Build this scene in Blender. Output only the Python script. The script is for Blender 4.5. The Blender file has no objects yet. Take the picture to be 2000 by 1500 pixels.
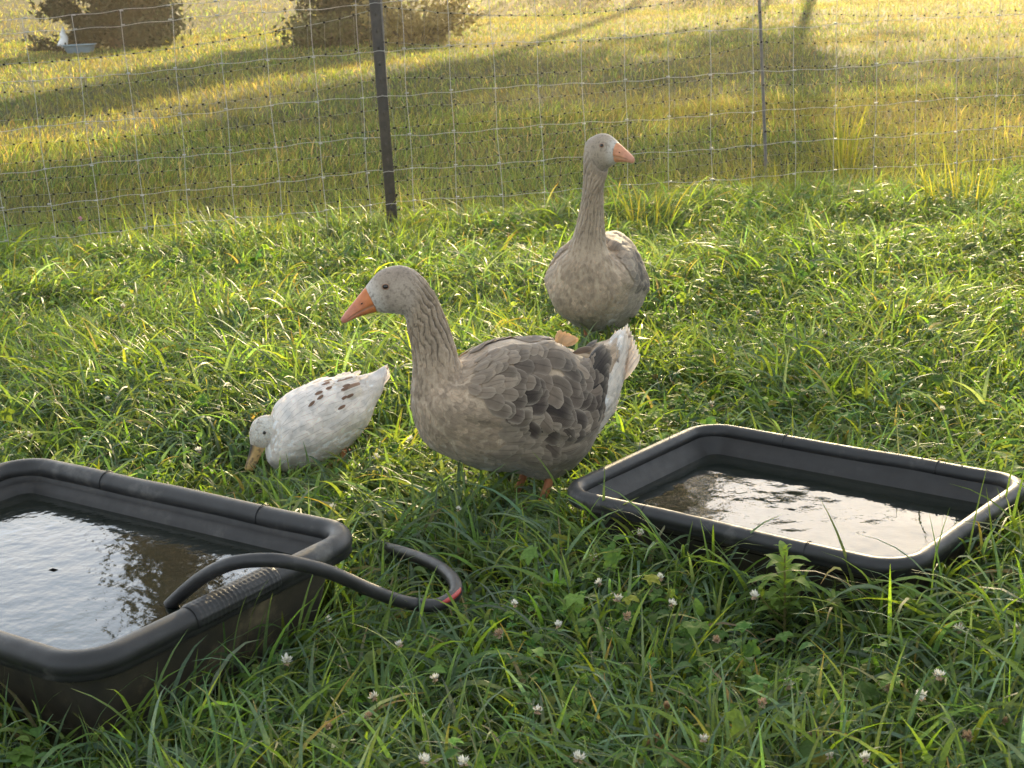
import bpy, numpy as np
from math import *
from mathutils import Matrix, Vector
S = bpy.context.scene
rng = np.random.default_rng(7)

# ------------------------------------------------------------------ camera
FPX, PITCH, ROLL, HC = 3000., radians(15.3), radians(-2.9), 1.52
cp, sp = cos(PITCH), sin(PITCH)
CF = np.array([0, cp, -sp]); _R = np.array([1., 0, 0]); _U = np.array([0, sp, cp])
CR = cos(ROLL)*_R + sin(ROLL)*_U; CU = -sin(ROLL)*_R + cos(ROLL)*_U
CO = np.array([0, 0, HC])
cam = bpy.data.cameras.new('camera'); camo = bpy.data.objects.new('camera', cam)
S.collection.objects.link(camo); S.camera = camo
camo.matrix_world = Matrix(((CR[0], CU[0], -CF[0], 0), (CR[1], CU[1], -CF[1], 0), (CR[2], CU[2], -CF[2], HC), (0, 0, 0, 1)))
cam.sensor_width = 36; cam.lens = 54; cam.clip_start = .05; cam.clip_end = 2000
cam.dof.use_dof = True; cam.dof.focus_distance = 4.3; cam.dof.aperture_fstop = 13

# ------------------------------------------------------------------ world, sun, exposure
SUN_EL, SUN_AZ = radians(14.5), radians(12)      # azimuth to the right of +Y
W = bpy.data.worlds.new('World'); S.world = W; W.use_nodes = True
nt = W.node_tree; nt.nodes.clear()
sky = nt.nodes.new('ShaderNodeTexSky'); sky.sky_type = 'NISHITA'; sky.sun_disc = False
sky.sun_elevation = SUN_EL; sky.sun_rotation = SUN_AZ
sky.air_density = 1.0; sky.dust_density = 1.5; sky.ozone_density = 1.0
bg = nt.nodes.new('ShaderNodeBackground'); bg.inputs[1].default_value = .15
wo = nt.nodes.new('ShaderNodeOutputWorld')
tcw = nt.nodes.new('ShaderNodeTexCoord'); mpw = nt.nodes.new('ShaderNodeMapping'); mpw.inputs['Scale'].default_value = (1.2, 1.2, 5); nt.links.new(tcw.outputs['Generated'], mpw.inputs[0])
cn = nt.nodes.new('ShaderNodeTexNoise'); cn.inputs['Scale'].default_value = 2.4; cn.inputs['Detail'].default_value = 6; nt.links.new(mpw.outputs[0], cn.inputs['Vector'])
cr = nt.nodes.new('ShaderNodeValToRGB'); cr.color_ramp.elements[0].position = .38; cr.color_ramp.elements[0].color = (.80, .95, 1.13, 1); cr.color_ramp.elements[1].position = .62; cr.color_ramp.elements[1].color = (1.10, 1.10, 1.08, 1)
nt.links.new(cn.outputs['Fac'], cr.inputs[0])
sx = nt.nodes.new('ShaderNodeSeparateXYZ'); nt.links.new(tcw.outputs['Generated'], sx.inputs[0])
def MN(op, a, b=0.):
    n = nt.nodes.new('ShaderNodeMath'); n.operation = op
    for k_, q in ((0, a), (1, b)):
        if isinstance(q, (int, float)): n.inputs[k_].default_value = q
        else: nt.links.new(q, n.inputs[k_])
    return n.outputs[0]
zz = MN('SUBTRACT', sx.outputs[2], .2); ee = MN('EXPONENT', MN('MULTIPLY', MN('MULTIPLY', zz, zz), -8.))      # bright band of thin cloud above the horizon, towards the sun
fr = MN('ADD', MN('MULTIPLY', MN('MAXIMUM', sx.outputs[1], 0.), .8), .2)
lum = MN('ADD', MN('MULTIPLY', MN('MULTIPLY', ee, fr), 4.2), 1.6)
vm = nt.nodes.new('ShaderNodeVectorMath'); vm.operation = 'SCALE'; nt.links.new(cr.outputs[0], vm.inputs[0]); nt.links.new(lum, vm.inputs['Scale'])
mxw = nt.nodes.new('ShaderNodeMix'); mxw.data_type = 'RGBA'; mxw.inputs[0].default_value = .9; nt.links.new(sky.outputs[0], mxw.inputs[6]); nt.links.new(vm.outputs[0], mxw.inputs[7]); nt.links.new(mxw.outputs[2], bg.inputs[0]); nt.links.new(bg.outputs[0], wo.inputs[0])
sl = bpy.data.lights.new('sun', 'SUN'); sl.energy = 5.0; sl.angle = radians(.6); sl.color = (1, .79, .47)
so = bpy.data.objects.new('sun', sl); S.collection.objects.link(so)
sd = Vector((sin(SUN_AZ)*cos(SUN_EL), cos(SUN_AZ)*cos(SUN_EL), sin(SUN_EL)))
so.rotation_euler = sd.to_track_quat('Z', 'Y').to_euler(); so.location = sd*60
S.view_settings.view_transform = 'Standard'; S.view_settings.look = 'None'
S.view_settings.exposure = 2.05; S.view_settings.gamma = 1
S.render.engine = 'CYCLES'
S.cycles.use_denoising = True; S.cycles.max_bounces = 8; S.cycles.transparent_max_bounces = 8
S.cycles.volume_bounces = 0; S.cycles.caustics_reflective = False; S.cycles.caustics_refractive = False
S.cycles.sample_clamp_indirect = 6

# ------------------------------------------------------------------ helpers
def ray(px, py): return CF + CR*(px-1000)/FPX - CU*(py-750)/FPX
def G(px, py, z=0.):
    d = ray(px, py); return CO + d*(z-HC)/d[2]
def on_plane(px, py, P, n):
    d = ray(px, py); return CO + d*np.dot(np.array(P)-CO, n)/np.dot(d, n)
def local(base, yaw, px, py):
    h = np.array([cos(yaw), sin(yaw), 0]); n = np.array([-sin(yaw), cos(yaw), 0])
    q = on_plane(px, py, base, n)-base
    return np.array([q@h, 0, q[2]])

def lat(h): h = (h ^ (h >> 13))*1274126177 & 0xffffffff; return ((h ^ (h >> 16)) & 0xffff)/65535.
def vn(p, seed=0):                       # value noise, p (N,3)
    p = np.atleast_2d(p); i = np.floor(p).astype(np.int64); f = p-i; f = f*f*(3-2*f); r = 0
    for a in (0, 1):
        for b in (0, 1):
            for c in (0, 1):
                h = ((i[:, 0]+a)*374761393+(i[:, 1]+b)*668265263+(i[:, 2]+c)*2147483647+seed*974711) & 0xffffffff
                w = (f[:, 0] if a else 1-f[:, 0])*(f[:, 1] if b else 1-f[:, 1])*(f[:, 2] if c else 1-f[:, 2])
                r = r+w*lat(h)
    return r
def n2(x, y, s, seed=0):
    return vn(np.stack([x*s, y*s, np.zeros_like(x)], -1), seed)

def mesh_obj(name, V, Fq, mats, col=None, uv=None, smooth=True, mi=None, parent=None):
    V = np.asarray(V, np.float32).reshape(-1, 3); Fq = np.asarray(Fq, np.int32)
    me = bpy.data.meshes.new(name); k = Fq.shape[1]; n = len(Fq)
    me.vertices.add(len(V)); me.vertices.foreach_set('co', V.ravel())
    me.loops.add(n*k); me.loops.foreach_set('vertex_index', Fq.ravel())
    me.polygons.add(n); me.polygons.foreach_set('loop_start', np.arange(0, n*k, k, dtype=np.int32))
    if smooth: me.polygons.foreach_set('use_smooth', np.ones(n, bool))
    for m in (mats if isinstance(mats, (list, tuple)) else [mats]): me.materials.append(m)
    if mi is not None: me.polygons.foreach_set('material_index', np.asarray(mi, np.int32))
    if col is not None:
        a = me.attributes.new('Col', 'FLOAT_COLOR', 'POINT'); c = np.ones((len(V), 4), np.float32)
        col = np.asarray(col); c[:, :col.shape[1]] = col; a.data.foreach_set('color', c.ravel())
    if uv is not None:
        l = me.uv_layers.new(name='UV'); l.data.foreach_set('uv', np.asarray(uv, np.float32)[Fq.ravel()].ravel())
    me.update(calc_edges=True)
    o = bpy.data.objects.new(name, me); S.collection.objects.link(o)
    if parent is not None: o.parent = parent
    return o
def join(parts):                         # parts: list of (V,F[,col[,uv]])
    out = [[], [], [], []]; k = 0
    for p in parts:
        out[0].append(p[0]); out[1].append(np.asarray(p[1])+k); k += len(p[0])
        for i in (2, 3):
            if len(p) > i and p[i] is not None: out[i].append(p[i])
    return [np.concatenate(o) if o else None for o in out]
def tag(o, label=None, cat=None, group=None, kind=None):
    if label: o['label'] = label
    if cat: o['category'] = cat
    if group: o['group'] = group
    if kind: o['kind'] = kind
    return o
def empty(name, loc, rz=0, sc=1):
    o = bpy.data.objects.new(name, None); S.collection.objects.link(o); o.empty_display_size = .05
    o.location = tuple(float(v) for v in loc); o.rotation_euler = (0, 0, rz); o.scale = (sc,)*3; return o
def grid_faces(nu, nv, wrap=False):
    i = np.arange(nu-1)[:, None]; j = np.arange(nv if wrap else nv-1)[None, :]
    j2 = (j+1) % nv
    return np.stack([i*nv+j, i*nv+j2, (i+1)*nv+j2, (i+1)*nv+j], -1).reshape(-1, 4)
def crom(K, u):                          # Catmull-Rom through K rows at float index u
    K = np.asarray(K, float); n = len(K); u = np.clip(u, 0, n-1-1e-6); i = np.floor(u).astype(int); t = (u-i)
    t = t.reshape(t.shape+(1,)*(K.ndim-1))
    p0 = K[np.maximum(i-1, 0)]; p1 = K[i]; p2 = K[np.minimum(i+1, n-1)]; p3 = K[np.minimum(i+2, n-1)]
    return .5*(2*p1+(p2-p0)*t+(2*p0-5*p1+4*p2-p3)*t*t+(3*p1-p0-3*p2+p3)*t**3)
def tube(P, r, ns=10, n=None, caps=True):
    P = np.asarray(P, float)
    if n: P = crom(P, np.linspace(0, len(P)-1, n))
    m = len(P); r = np.asarray(r, float)*np.ones(1) if np.ndim(r) == 0 else np.asarray(r, float)
    r = np.interp(np.linspace(0, 1, m), np.linspace(0, 1, len(r)), r)
    T = np.gradient(P, axis=0); T /= np.linalg.norm(T, axis=1)[:, None]+1e-12
    up = np.array([0, 0, 1.]) if abs(T[0, 2]) < .9 else np.array([1., 0, 0]); A = []
    a = np.cross(T[0], up); a /= np.linalg.norm(a)
    for t in T:
        a = a-t*(a@t); a /= np.linalg.norm(a); A.append(a)
    A = np.array(A); B = np.cross(T, A)
    ph = np.linspace(0, 2*pi, ns, endpoint=False)
    V = P[:, None]+r[:, None, None]*(A[:, None]*np.cos(ph)[None, :, None]+B[:, None]*np.sin(ph)[None, :, None])
    V = V.reshape(-1, 3); F = grid_faces(m, ns, True)
    if caps:
        V = np.concatenate([V, P[:1], P[-1:]]); k = m*ns
        c = [(k, (j+1) % ns, j, j) for j in range(ns)]+[(k+1, (m-1)*ns+j, (m-1)*ns+(j+1) % ns, (m-1)*ns+(j+1) % ns) for j in range(ns)]
        # tiny end discs as quads with a doubled corner are avoided: pair up the triangles
        c = [(k, (j+2) % ns, (j+1) % ns, j) for j in range(0, ns, 2)]+[(k+1, (m-1)*ns+j, (m-1)*ns+(j+1) % ns, (m-1)*ns+(j+2) % ns) for j in range(0, ns, 2)]
        F = np.concatenate([F, np.array(c)])
    return V, F
def box(cx, cy, cz, sx, sy, sz):
    v = np.array([(x, y, z) for x in (-1, 1) for y in (-1, 1) for z in (-1, 1)])*np.array([sx, sy, sz])/2+np.array([cx, cy, cz])
    return v, np.array([(0, 1, 3, 2), (4, 6, 7, 5), (0, 4, 5, 1), (2, 3, 7, 6), (0, 2, 6, 4), (1, 5, 7, 3)])
def sphere(c, r, nu=10, nv=16, sc=(1, 1, 1)):
    th = np.linspace(.02, pi-.02, nu)[:, None]; ph = np.linspace(0, 2*pi, nv, endpoint=False)[None]
    V = np.stack([np.sin(th)*np.cos(ph), np.sin(th)*np.sin(ph), np.cos(th)+0*ph], -1).reshape(-1, 3)*np.array(sc)*r+np.array(c)
    F = grid_faces(nu, nv, True)
    F = np.concatenate([F[:, ::-1], [[(k+3) % nv, (k+2) % nv, (k+1) % nv, k] for k in range(0, 0)]]) if False else F[:, ::-1]
    return V, F

# ------------------------------------------------------------------ materials
def mat(name):
    m = bpy.data.materials.new(name); m.use_nodes = True; t = m.node_tree
    for n in list(t.nodes):
        if n.type != 'OUTPUT_MATERIAL': t.nodes.remove(n)
    return m, t, t.nodes['Material Output']
def N(t, ty, **kw):
    n = t.nodes.new(ty)
    for k, v in kw.items():
        if k in ('operation', 'blend_type', 'data_type', 'attribute_name', 'noise_dimensions', 'wave_type', 'feature'): setattr(n, k, v)
        else: n.inputs[k.replace('_', ' ')].default_value = v
    return n
def noise(t, scale, detail=3, vec=None, rough=.5):
    n = t.nodes.new('ShaderNodeTexNoise'); n.inputs['Scale'].default_value = scale; n.inputs['Detail'].default_value = detail
    n.inputs['Roughness'].default_value = rough
    if vec is None:
        c = t.nodes.new('ShaderNodeTexCoord'); vec = c.outputs['Object']
    t.links.new(vec, n.inputs['Vector']); return n.outputs['Fac']
def ramp(t, fac, stops):
    r = t.nodes.new('ShaderNodeValToRGB'); e = r.color_ramp.elements
    while len(e) < len(stops): e.new(.5)
    for i, (p, c) in enumerate(stops): e[i].position = p; e[i].color = tuple(c)+((1,) if len(c) == 3 else ())
    t.links.new(fac, r.inputs[0]); return r.outputs['Color']
def bsdf(t, base=None, rough=.5, spec=.5, **kw):
    b = t.nodes.new('ShaderNodeBsdfPrincipled'); b.inputs['Roughness'].default_value = rough
    b.inputs['Specular IOR Level'].default_value = spec
    if base is not None:
        if isinstance(base, tuple): b.inputs['Base Color'].default_value = base+(1,)
        else: t.links.new(base, b.inputs['Base Color'])
    for k, v in kw.items(): b.inputs[k.replace('_', ' ')].default_value = v
    return b
def bump(t, fac, b, s=.3, d=.01):
    n = t.nodes.new('ShaderNodeBump'); n.inputs['Strength'].default_value = s; n.inputs['Distance'].default_value = d
    t.links.new(fac, n.inputs['Height']); t.links.new(n.outputs[0], b.inputs['Normal'])
def foliage(name, rough=.42, trans=.45, spec=.4, tint=(1.5, 1.45, .55)):
    m, t, o = mat(name)
    a = N(t, 'ShaderNodeAttribute', attribute_name='Col')
    nz = noise(t, 160, 2); mx = N(t, 'ShaderNodeMix', data_type='RGBA', blend_type='MULTIPLY'); mx.inputs[0].default_value = .5
    t.links.new(a.outputs['Color'], mx.inputs[6]); t.links.new(ramp(t, nz, [(.3, (.6, .6, .6)), (.7, (1.3, 1.3, 1.3))]), mx.inputs[7])
    b = bsdf(t, mx.outputs[2], rough, spec)
    tr = t.nodes.new('ShaderNodeBsdfTranslucent')
    m2 = N(t, 'ShaderNodeMix', data_type='RGBA', blend_type='MULTIPLY'); m2.inputs[0].default_value = 1; m2.inputs[7].default_value = tint+(1,)
    t.links.new(mx.outputs[2], m2.inputs[6]); t.links.new(m2.outputs[2], tr.inputs[0])
    ms = t.nodes.new('ShaderNodeMixShader'); ms.inputs[0].default_value = trans
    t.links.new(b.outputs[0], ms.inputs[1]); t.links.new(tr.outputs[0], ms.inputs[2]); t.links.new(ms.outputs[0], o.inputs[0])
    return m
M = {}
M['grass'] = foliage('grass_blades', .52, .52, .28, (1.6, 1.5, .45))
M['field'] = foliage('field_grass_blades', .65, .45, .15, (1.7, 1.4, .5))
M['leaf'] = foliage('broad_leaves', .65, .45, .12)
M['tree'] = foliage('tree_foliage', .7, .06, .1)

m, t, o = mat('soil')
c = ramp(t, noise(t, 3, 5), [(.3, (.022, .03, .010)), (.55, (.045, .05, .018)), (.75, (.075, .065, .03))])
b = bsdf(t, c, .95, .1); bump(t, noise(t, 40, 5), b, .8, .03); t.links.new(b.outputs[0], o.inputs[0]); M['soil'] = m

def plastic(name, c1, c2, rough, scale=9, dust=(.16, .14, .11)):
    m, t, o = mat(name)
    n1 = noise(t, scale, 6, rough=.65)
    c = ramp(t, n1, [(.35, c1), (.58, c2), (.74, dust)])
    b = bsdf(t, c, rough, .5); n3 = noise(t, 30, 4)
    r = t.nodes.new('ShaderNodeMapRange'); r.inputs[3].default_value = rough-.08; r.inputs[4].default_value = rough+.22
    t.links.new(n3, r.inputs[0]); t.links.new(r.outputs[0], b.inputs['Roughness'])
    bump(t, noise(t, 120, 4), b, .12, .002); t.links.new(b.outputs[0], o.inputs[0]); return m
M['plastic'] = plastic('black_plastic', (.008, .008, .008), (.014, .014, .014), .42, 9, (.085, .08, .07))
M['basin'] = plastic('basin_plastic', (.007, .0068, .006), (.013, .012, .011), .5, 9, (.05, .045, .038))
M['dirty'] = plastic('muddy_plastic', (.022, .020, .015), (.05, .042, .026), .6, 6, (.19, .15, .085))
M['hose'] = plastic('hose_rubber', (.012, .012, .012), (.022, .021, .021), .42, 14, (.06, .058, .055))
# knurled grip
m, t, o = mat('knurled_plastic'); u = t.nodes.new('ShaderNodeUVMap'); w1 = N(t, 'ShaderNodeTexWave', wave_type='BANDS', Scale=1.); w1.bands_direction = 'X'
w2 = N(t, 'ShaderNodeTexWave', wave_type='BANDS', Scale=1.); w2.bands_direction = 'Y'
t.links.new(u.outputs[0], w1.inputs[0]); t.links.new(u.outputs[0], w2.inputs[0])
mm = N(t, 'ShaderNodeMath', operation='MULTIPLY'); t.links.new(w1.outputs['Fac'], mm.inputs[0]); t.links.new(w2.outputs['Fac'], mm.inputs[1])
b = bsdf(t, (.03, .03, .033), .38, .5); bump(t, mm.outputs[0], b, 1, .006); t.links.new(b.outputs[0], o.inputs[0]); M['grip'] = m
# red stripe on hose
m, t, o = mat('red_stripe'); b = bsdf(t, (.35, .03, .025), .45); t.links.new(b.outputs[0], o.inputs[0]); M['red'] = m
# metals / wires
def simple(name, col, rough, spec=.5, metal=0, nscale=None, col2=None, bs=0):
    m, t, o = mat(name)
    if nscale: c = ramp(t, noise(t, nscale, 5), [(.35, col), (.65, col2 or col)])
    else: c = col
    b = bsdf(t, c, rough, spec, Metallic=metal)
    if bs: bump(t, noise(t, nscale*4, 3), b, bs, .003)
    t.links.new(b.outputs[0], o.inputs[0]); return m
M['wire'] = simple('galvanised_wire', (.36, .36, .36), .5, .4, .3, 60, (.52, .51, .48))
M['twine'] = simple('poly_twine', (.22, .22, .18), .6, .4, 0, 80, (.36, .36, .30))
M['knot'] = simple('black_knot', (.012, .012, .012), .9, .1)
M['post'] = simple('painted_steel_post', (.028, .025, .022), .5, .5, 0, 25, (.055, .048, .040), .3)
M['rod'] = simple('grey_rod', (.10, .10, .10), .5, .5, 0, 30, (.16, .15, .14))
M['eye'] = simple('dark_eye', (.012, .007, .004), .06, .6)
M['eyering'] = simple('eye_rim', (.30, .17, .10), .6)
M['bluep'] = simple('faded_blue_plastic', (.10, .21, .30), .5, .4, 0, 6, (.16, .28, .36))
M['sack'] = simple('white_plastic_sack', (.72, .74, .74), .45, .5, 0, 12, (.85, .86, .86), .5)
M['bark'] = simple('bark', (.06, .045, .03), .9, .2, 0, 14, (.12, .09, .06), .8)
M['petal'] = foliage('clover_petals', .5, .4, .3, (1.1, 1.05, .9))
# water
def water(name, s1, s2, st):
    m, t, o = mat(name)
    b = bsdf(t, ramp(t, noise(t, 3, 3), [(.3, (.006, .009, .007)), (.7, (.012, .015, .011))]), .015, .5, IOR=1.5)
    cc = t.nodes.new('ShaderNodeTexCoord'); mp = t.nodes.new('ShaderNodeMapping'); mp.inputs['Scale'].default_value = (1, 1, 1)
    t.links.new(cc.outputs['Object'], mp.inputs[0])
    a = noise(t, s1, 2, mp.outputs[0]); c = noise(t, s2, 3, mp.outputs[0])
    ad = N(t, 'ShaderNodeMath', operation='MULTIPLY_ADD'); ad.inputs[1].default_value = .25
    t.links.new(c, ad.inputs[0]); t.links.new(a, ad.inputs[2])
    bump(t, ad.outputs[0], b, 1, st); t.links.new(b.outputs[0], o.inputs[0]); return m
M['water1'] = water('rippled_water', 14, 45, .0022)
M['water2'] = water('still_water', 7, 22, .0022)
# feathers: Col rgb + Col alpha = how pale the edge is; UV = (along, across)
def feather_mat(name, edge, trans=.22):
    m, t, o = mat(name)
    a = N(t, 'ShaderNodeAttribute', attribute_name='Col'); u = t.nodes.new('ShaderNodeUVMap')
    sx = t.nodes.new('ShaderNodeSeparateXYZ'); t.links.new(u.outputs[0], sx.inputs[0])
    ab = N(t, 'ShaderNodeMath', operation='ABSOLUTE'); t.links.new(sx.outputs[1], ab.inputs[0])
    # edge mask : max(|v|, tip)
    p1 = N(t, 'ShaderNodeMath', operation='POWER'); p1.inputs[1].default_value = 5; t.links.new(ab.outputs[0], p1.inputs[0])
    p2 = N(t, 'ShaderNodeMath', operation='POWER'); p2.inputs[1].default_value = 9; t.links.new(sx.outputs[0], p2.inputs[0])
    mx = N(t, 'ShaderNodeMath', operation='MAXIMUM'); t.links.new(p1.outputs[0], mx.inputs[0]); t.links.new(p2.outputs[0], mx.inputs[1])
    ml = N(t, 'ShaderNodeMath', operation='MULTIPLY'); ml.use_clamp = True; t.links.new(mx.outputs[0], ml.inputs[0]); t.links.new(a.outputs['Alpha'], ml.inputs[1])
    # barbs
    s1 = N(t, 'ShaderNodeMath', operation='MULTIPLY'); s1.inputs[1].default_value = 120; t.links.new(sx.outputs[0], s1.inputs[0])
    s2 = N(t, 'ShaderNodeMath', operation='MULTIPLY_ADD'); s2.inputs[1].default_value = -38; t.links.new(ab.outputs[0], s2.inputs[0]); t.links.new(s1.outputs[0], s2.inputs[2])
    s3 = N(t, 'ShaderNodeMath', operation='SINE'); t.links.new(s2.outputs[0], s3.inputs[0])
    cm = N(t, 'ShaderNodeMix', data_type='RGBA'); cm.inputs[7].default_value = edge+(1,)
    t.links.new(ml.outputs[0], cm.inputs[0]); t.links.new(a.outputs['Color'], cm.inputs[6])
    nz = noise(t, 45, 4); c2 = N(t, 'ShaderNodeMix', data_type='RGBA', blend_type='MULTIPLY'); c2.inputs[0].default_value = .6
    t.links.new(cm.outputs[2], c2.inputs[6]); t.links.new(ramp(t, nz, [(.3, (.72, .72, .72)), (.7, (1.2, 1.2, 1.2))]), c2.inputs[7])
    # darker quill line down the middle, fine barb streaks either side
    q1 = t.nodes.new('ShaderNodeMapRange'); q1.inputs[1].default_value = .03; q1.inputs[2].default_value = .10; q1.inputs[3].default_value = .62; q1.inputs[4].default_value = 1.; t.links.new(ab.outputs[0], q1.inputs[0])
    q2 = t.nodes.new('ShaderNodeMapRange'); q2.inputs[1].default_value = -1; q2.inputs[2].default_value = 1; q2.inputs[3].default_value = .84; q2.inputs[4].default_value = 1.1; t.links.new(s3.outputs[0], q2.inputs[0])
    q3 = N(t, 'ShaderNodeMath', operation='MULTIPLY'); t.links.new(q1.outputs[0], q3.inputs[0]); t.links.new(q2.outputs[0], q3.inputs[1])
    q4 = t.nodes.new('ShaderNodeVectorMath'); q4.operation = 'SCALE'; t.links.new(c2.outputs[2], q4.inputs[0]); t.links.new(q3.outputs[0], q4.inputs['Scale'])
    b = bsdf(t, q4.outputs[0], .62, .22, Sheen_Weight=.25); bump(t, s3.outputs[0], b, .25, .002)
    tr = t.nodes.new('ShaderNodeBsdfTranslucent'); m2 = N(t, 'ShaderNodeMix', data_type='RGBA', blend_type='MULTIPLY'); m2.inputs[0].default_value = 1; m2.inputs[7].default_value = (1.6, 1.25, .85, 1)
    t.links.new(c2.outputs[2], m2.inputs[6]); t.links.new(m2.outputs[2], tr.inputs[0])
    ms = t.nodes.new('ShaderNodeMixShader'); ms.inputs[0].default_value = trans
    t.links.new(b.outputs[0], ms.inputs[1]); t.links.new(tr.outputs[0], ms.inputs[2]); t.links.new(ms.outputs[0], o.inputs[0]); return m
M['feather'] = feather_mat('grey_feathers', (.46, .39, .30))
M['wfeather'] = feather_mat('white_feathers', (.80, .76, .68), .25)
# skin under plumage (vertex colour)
def skin(name):
    m, t, o = mat(name); a = N(t, 'ShaderNodeAttribute', attribute_name='Col')
    n1 = noise(t, 220, 4); c2 = N(t, 'ShaderNodeMix', data_type='RGBA', blend_type='MULTIPLY'); c2.inputs[0].default_value = .7
    t.links.new(a.outputs['Color'], c2.inputs[6]); t.links.new(ramp(t, n1, [(.3, (.75, .75, .75)), (.7, (1.15, 1.15, 1.15))]), c2.inputs[7])
    b = bsdf(t, c2.outputs[2], .8, .15, Sheen_Weight=.4); bump(t, n1, b, .5, .003); t.links.new(b.outputs[0], o.inputs[0]); return m
M['down'] = skin('short_plumage')
def horn(name, c1, c2, c3=None, rough=.42):
    m, t, o = mat(name); a = N(t, 'ShaderNodeAttribute', attribute_name='Col')
    n1 = noise(t, 60, 5); c = N(t, 'ShaderNodeMix', data_type='RGBA', blend_type='MULTIPLY'); c.inputs[0].default_value = .6
    t.links.new(a.outputs['Color'], c.inputs[6]); t.links.new(ramp(t, n1, [(.35, (.7, .66, .66)), (.7, (1.15, 1.15, 1.15))]), c.inputs[7])
    b = bsdf(t, c.outputs[2], rough, .4, Subsurface_Weight=.12, Subsurface_Scale=.01); bump(t, n1, b, .25, .002); t.links.new(b.outputs[0], o.inputs[0]); return m
M['horn'] = horn('beak_and_leg_skin', 0, 0)

# ------------------------------------------------------------------ ground
def patch(x0, x1, y0, y1, n):
    X, Y = np.meshgrid(np.linspace(x0, x1, n), np.linspace(y0, y1, n)); X = X.ravel(); Y = Y.ravel()
    return X, Y
gx = np.sinh(np.linspace(-6, 6, 220)); gx = gx/abs(gx).max()*600
X, Y = np.meshgrid(gx, gx+5); X = X.ravel(); Y = Y.ravel()
def terr(x, y):
    r = np.hypot(x, y-4); a = np.clip((r-3)/10, 0, 1)
    return (n2(x, y, .13, 3)-.5)*.10*a+(n2(x, y, .5, 4)-.5)*.03*a+.075*np.clip(y-44, 0, 400)
Z = terr(X, Y)-.004
o = mesh_obj('ground', np.stack([X, Y, Z], -1), grid_faces(220, 220), M['soil']); tag(o, kind='structure')

# ------------------------------------------------------------------ tubs
def rrect(hl, hw, r, n=14):
    pts = []
    r = max(r, .012)
    for (sx, sy, a0) in ((1, 1, 0), (-1, 1, 90), (-1, -1, 180), (1, -1, 270)):
        for k in range(n+1):
            a = radians(a0+90*k/n); pts.append((sx*(hl-r)+r*cos(a), sy*(hw-r)+r*sin(a)))
    P = np.array(pts); out = []
    for i in range(len(P)):                       # subdivide the straight runs
        q = P[(i+1) % len(P)]; out.append(P[i])
        if i % (n+1) == n:
            for k in range(1, 12): out.append(P[i]+(q-P[i])*k/12)
    return np.array(out)
class Tub:
    def __init__(s, c, th, L, Wd, h, rr, cr, label):
        s.c = np.array(c); s.th = th; s.hl = L/2-rr; s.hw = Wd/2-rr; s.h = h; s.rr = rr; s.cr = cr
        s.root = empty('water_tub', (c[0], c[1], 0), th); tag(s.root, label, 'tub', 'black plastic water tubs')
    def ring(s, d, z): P = rrect(s.hl+d, s.hw+d, s.cr+d); return np.c_[P, np.full(len(P), z)]
    def build(s, level, ledge):
        h, r = s.h, s.rr; zt = h-r
        arc = [(r*cos(a), zt+r*sin(a)) for a in np.radians(np.linspace(-35, 205, 17))]
        lip = [(-r*.25, zt-r*.95), (r*.72, zt-r*.98), (r*.92, zt-r*.85)]
        V = np.concatenate([s.ring(d, z) for d, z in lip+arc]); n = len(s.ring(0, 0))
        wob = (vn(V*np.array([6, 6, 6])+9, 5)-.5)[:, None]*.004; V = V+wob*np.array([1, 1, 1])
        mesh_obj('rim', V, grid_faces(len(lip+arc), n, True), M['plastic'], parent=s.root)
        inn = [(-r*.9, zt-r*.35), (-r*1.15, zt-r*.9), (-r*1.3-.004, ledge+.012), (-r*1.3-.012, ledge), (-r*1.3-.02, ledge-.004), (-r*1.3-.05, .05), (-r*1.3-.075, .02), (-.25, .014), (-s.hw+.02, .012)]
        V = np.concatenate([s.ring(d, z) for d, z in inn])
        mesh_obj('basin', V, grid_faces(len(inn), n, True), M['basin'], parent=s.root)
        out = [(-s.hw+.03, .001), (-.12, .001), (-.085, .006), (-.075, .02), (-r*.5-.012, zt-r*1.2), (-r*.3, zt-r*.95)]
        out = [(d, z) for d, z in out]; k = []
        for i in range(len(out)-1):
            for q in np.linspace(0, 1, 6, endpoint=False): k.append((out[i][0]*(1-q)+out[i+1][0]*q, out[i][1]*(1-q)+out[i+1][1]*q))
        k.append(out[-1])
        V = np.concatenate([s.ring(d, z) for d, z in k]); V += (vn(V*5+3, 6)-.5)[:, None]*.008
        mesh_obj('outer_wall', V, grid_faces(len(k), n, True), M['dirty'], parent=s.root)
        # mould seams and drip notches on the rim
        zt = h-r
        for sx in (-.45, .5):
            for sy in (-1, 1):
                P = [(s.hl*sx, sy*s.hw+sy*1.04*r*cos(a), zt+1.04*r*sin(a)) for a in np.radians(np.linspace(-20, 200, 14))]
                v, f = tube(P, .0014, 6); mesh_obj('seam', v, f, M['plastic'], parent=s.root)
        w = s.ring(-r*1.25, level); nn = len(w)
        rings = [np.c_[w[:, :2]*k, w[:, 2]] for k in np.linspace(1, .02, 20)]
        W_ = mesh_obj('water', np.concatenate(rings), grid_faces(20, nn, True)[:, ::-1], s.wm); W_.location = s.root.location; W_.rotation_euler = s.root.rotation_euler
        tag(W_, kind='structure')
    def world(s, x, y, z):
        return np.array([s.c[0]+x*cos(s.th)-y*sin(s.th), s.c[1]+x*sin(s.th)+y*cos(s.th), z])
    def inside(s, x, y, m=0.):
        dx = x-s.c[0]; dy = y-s.c[1]; a = dx*cos(s.th)+dy*sin(s.th); b = -dx*sin(s.th)+dy*cos(s.th)
        return (abs(a) < s.hl+m) & (abs(b) < s.hw+m)
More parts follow.
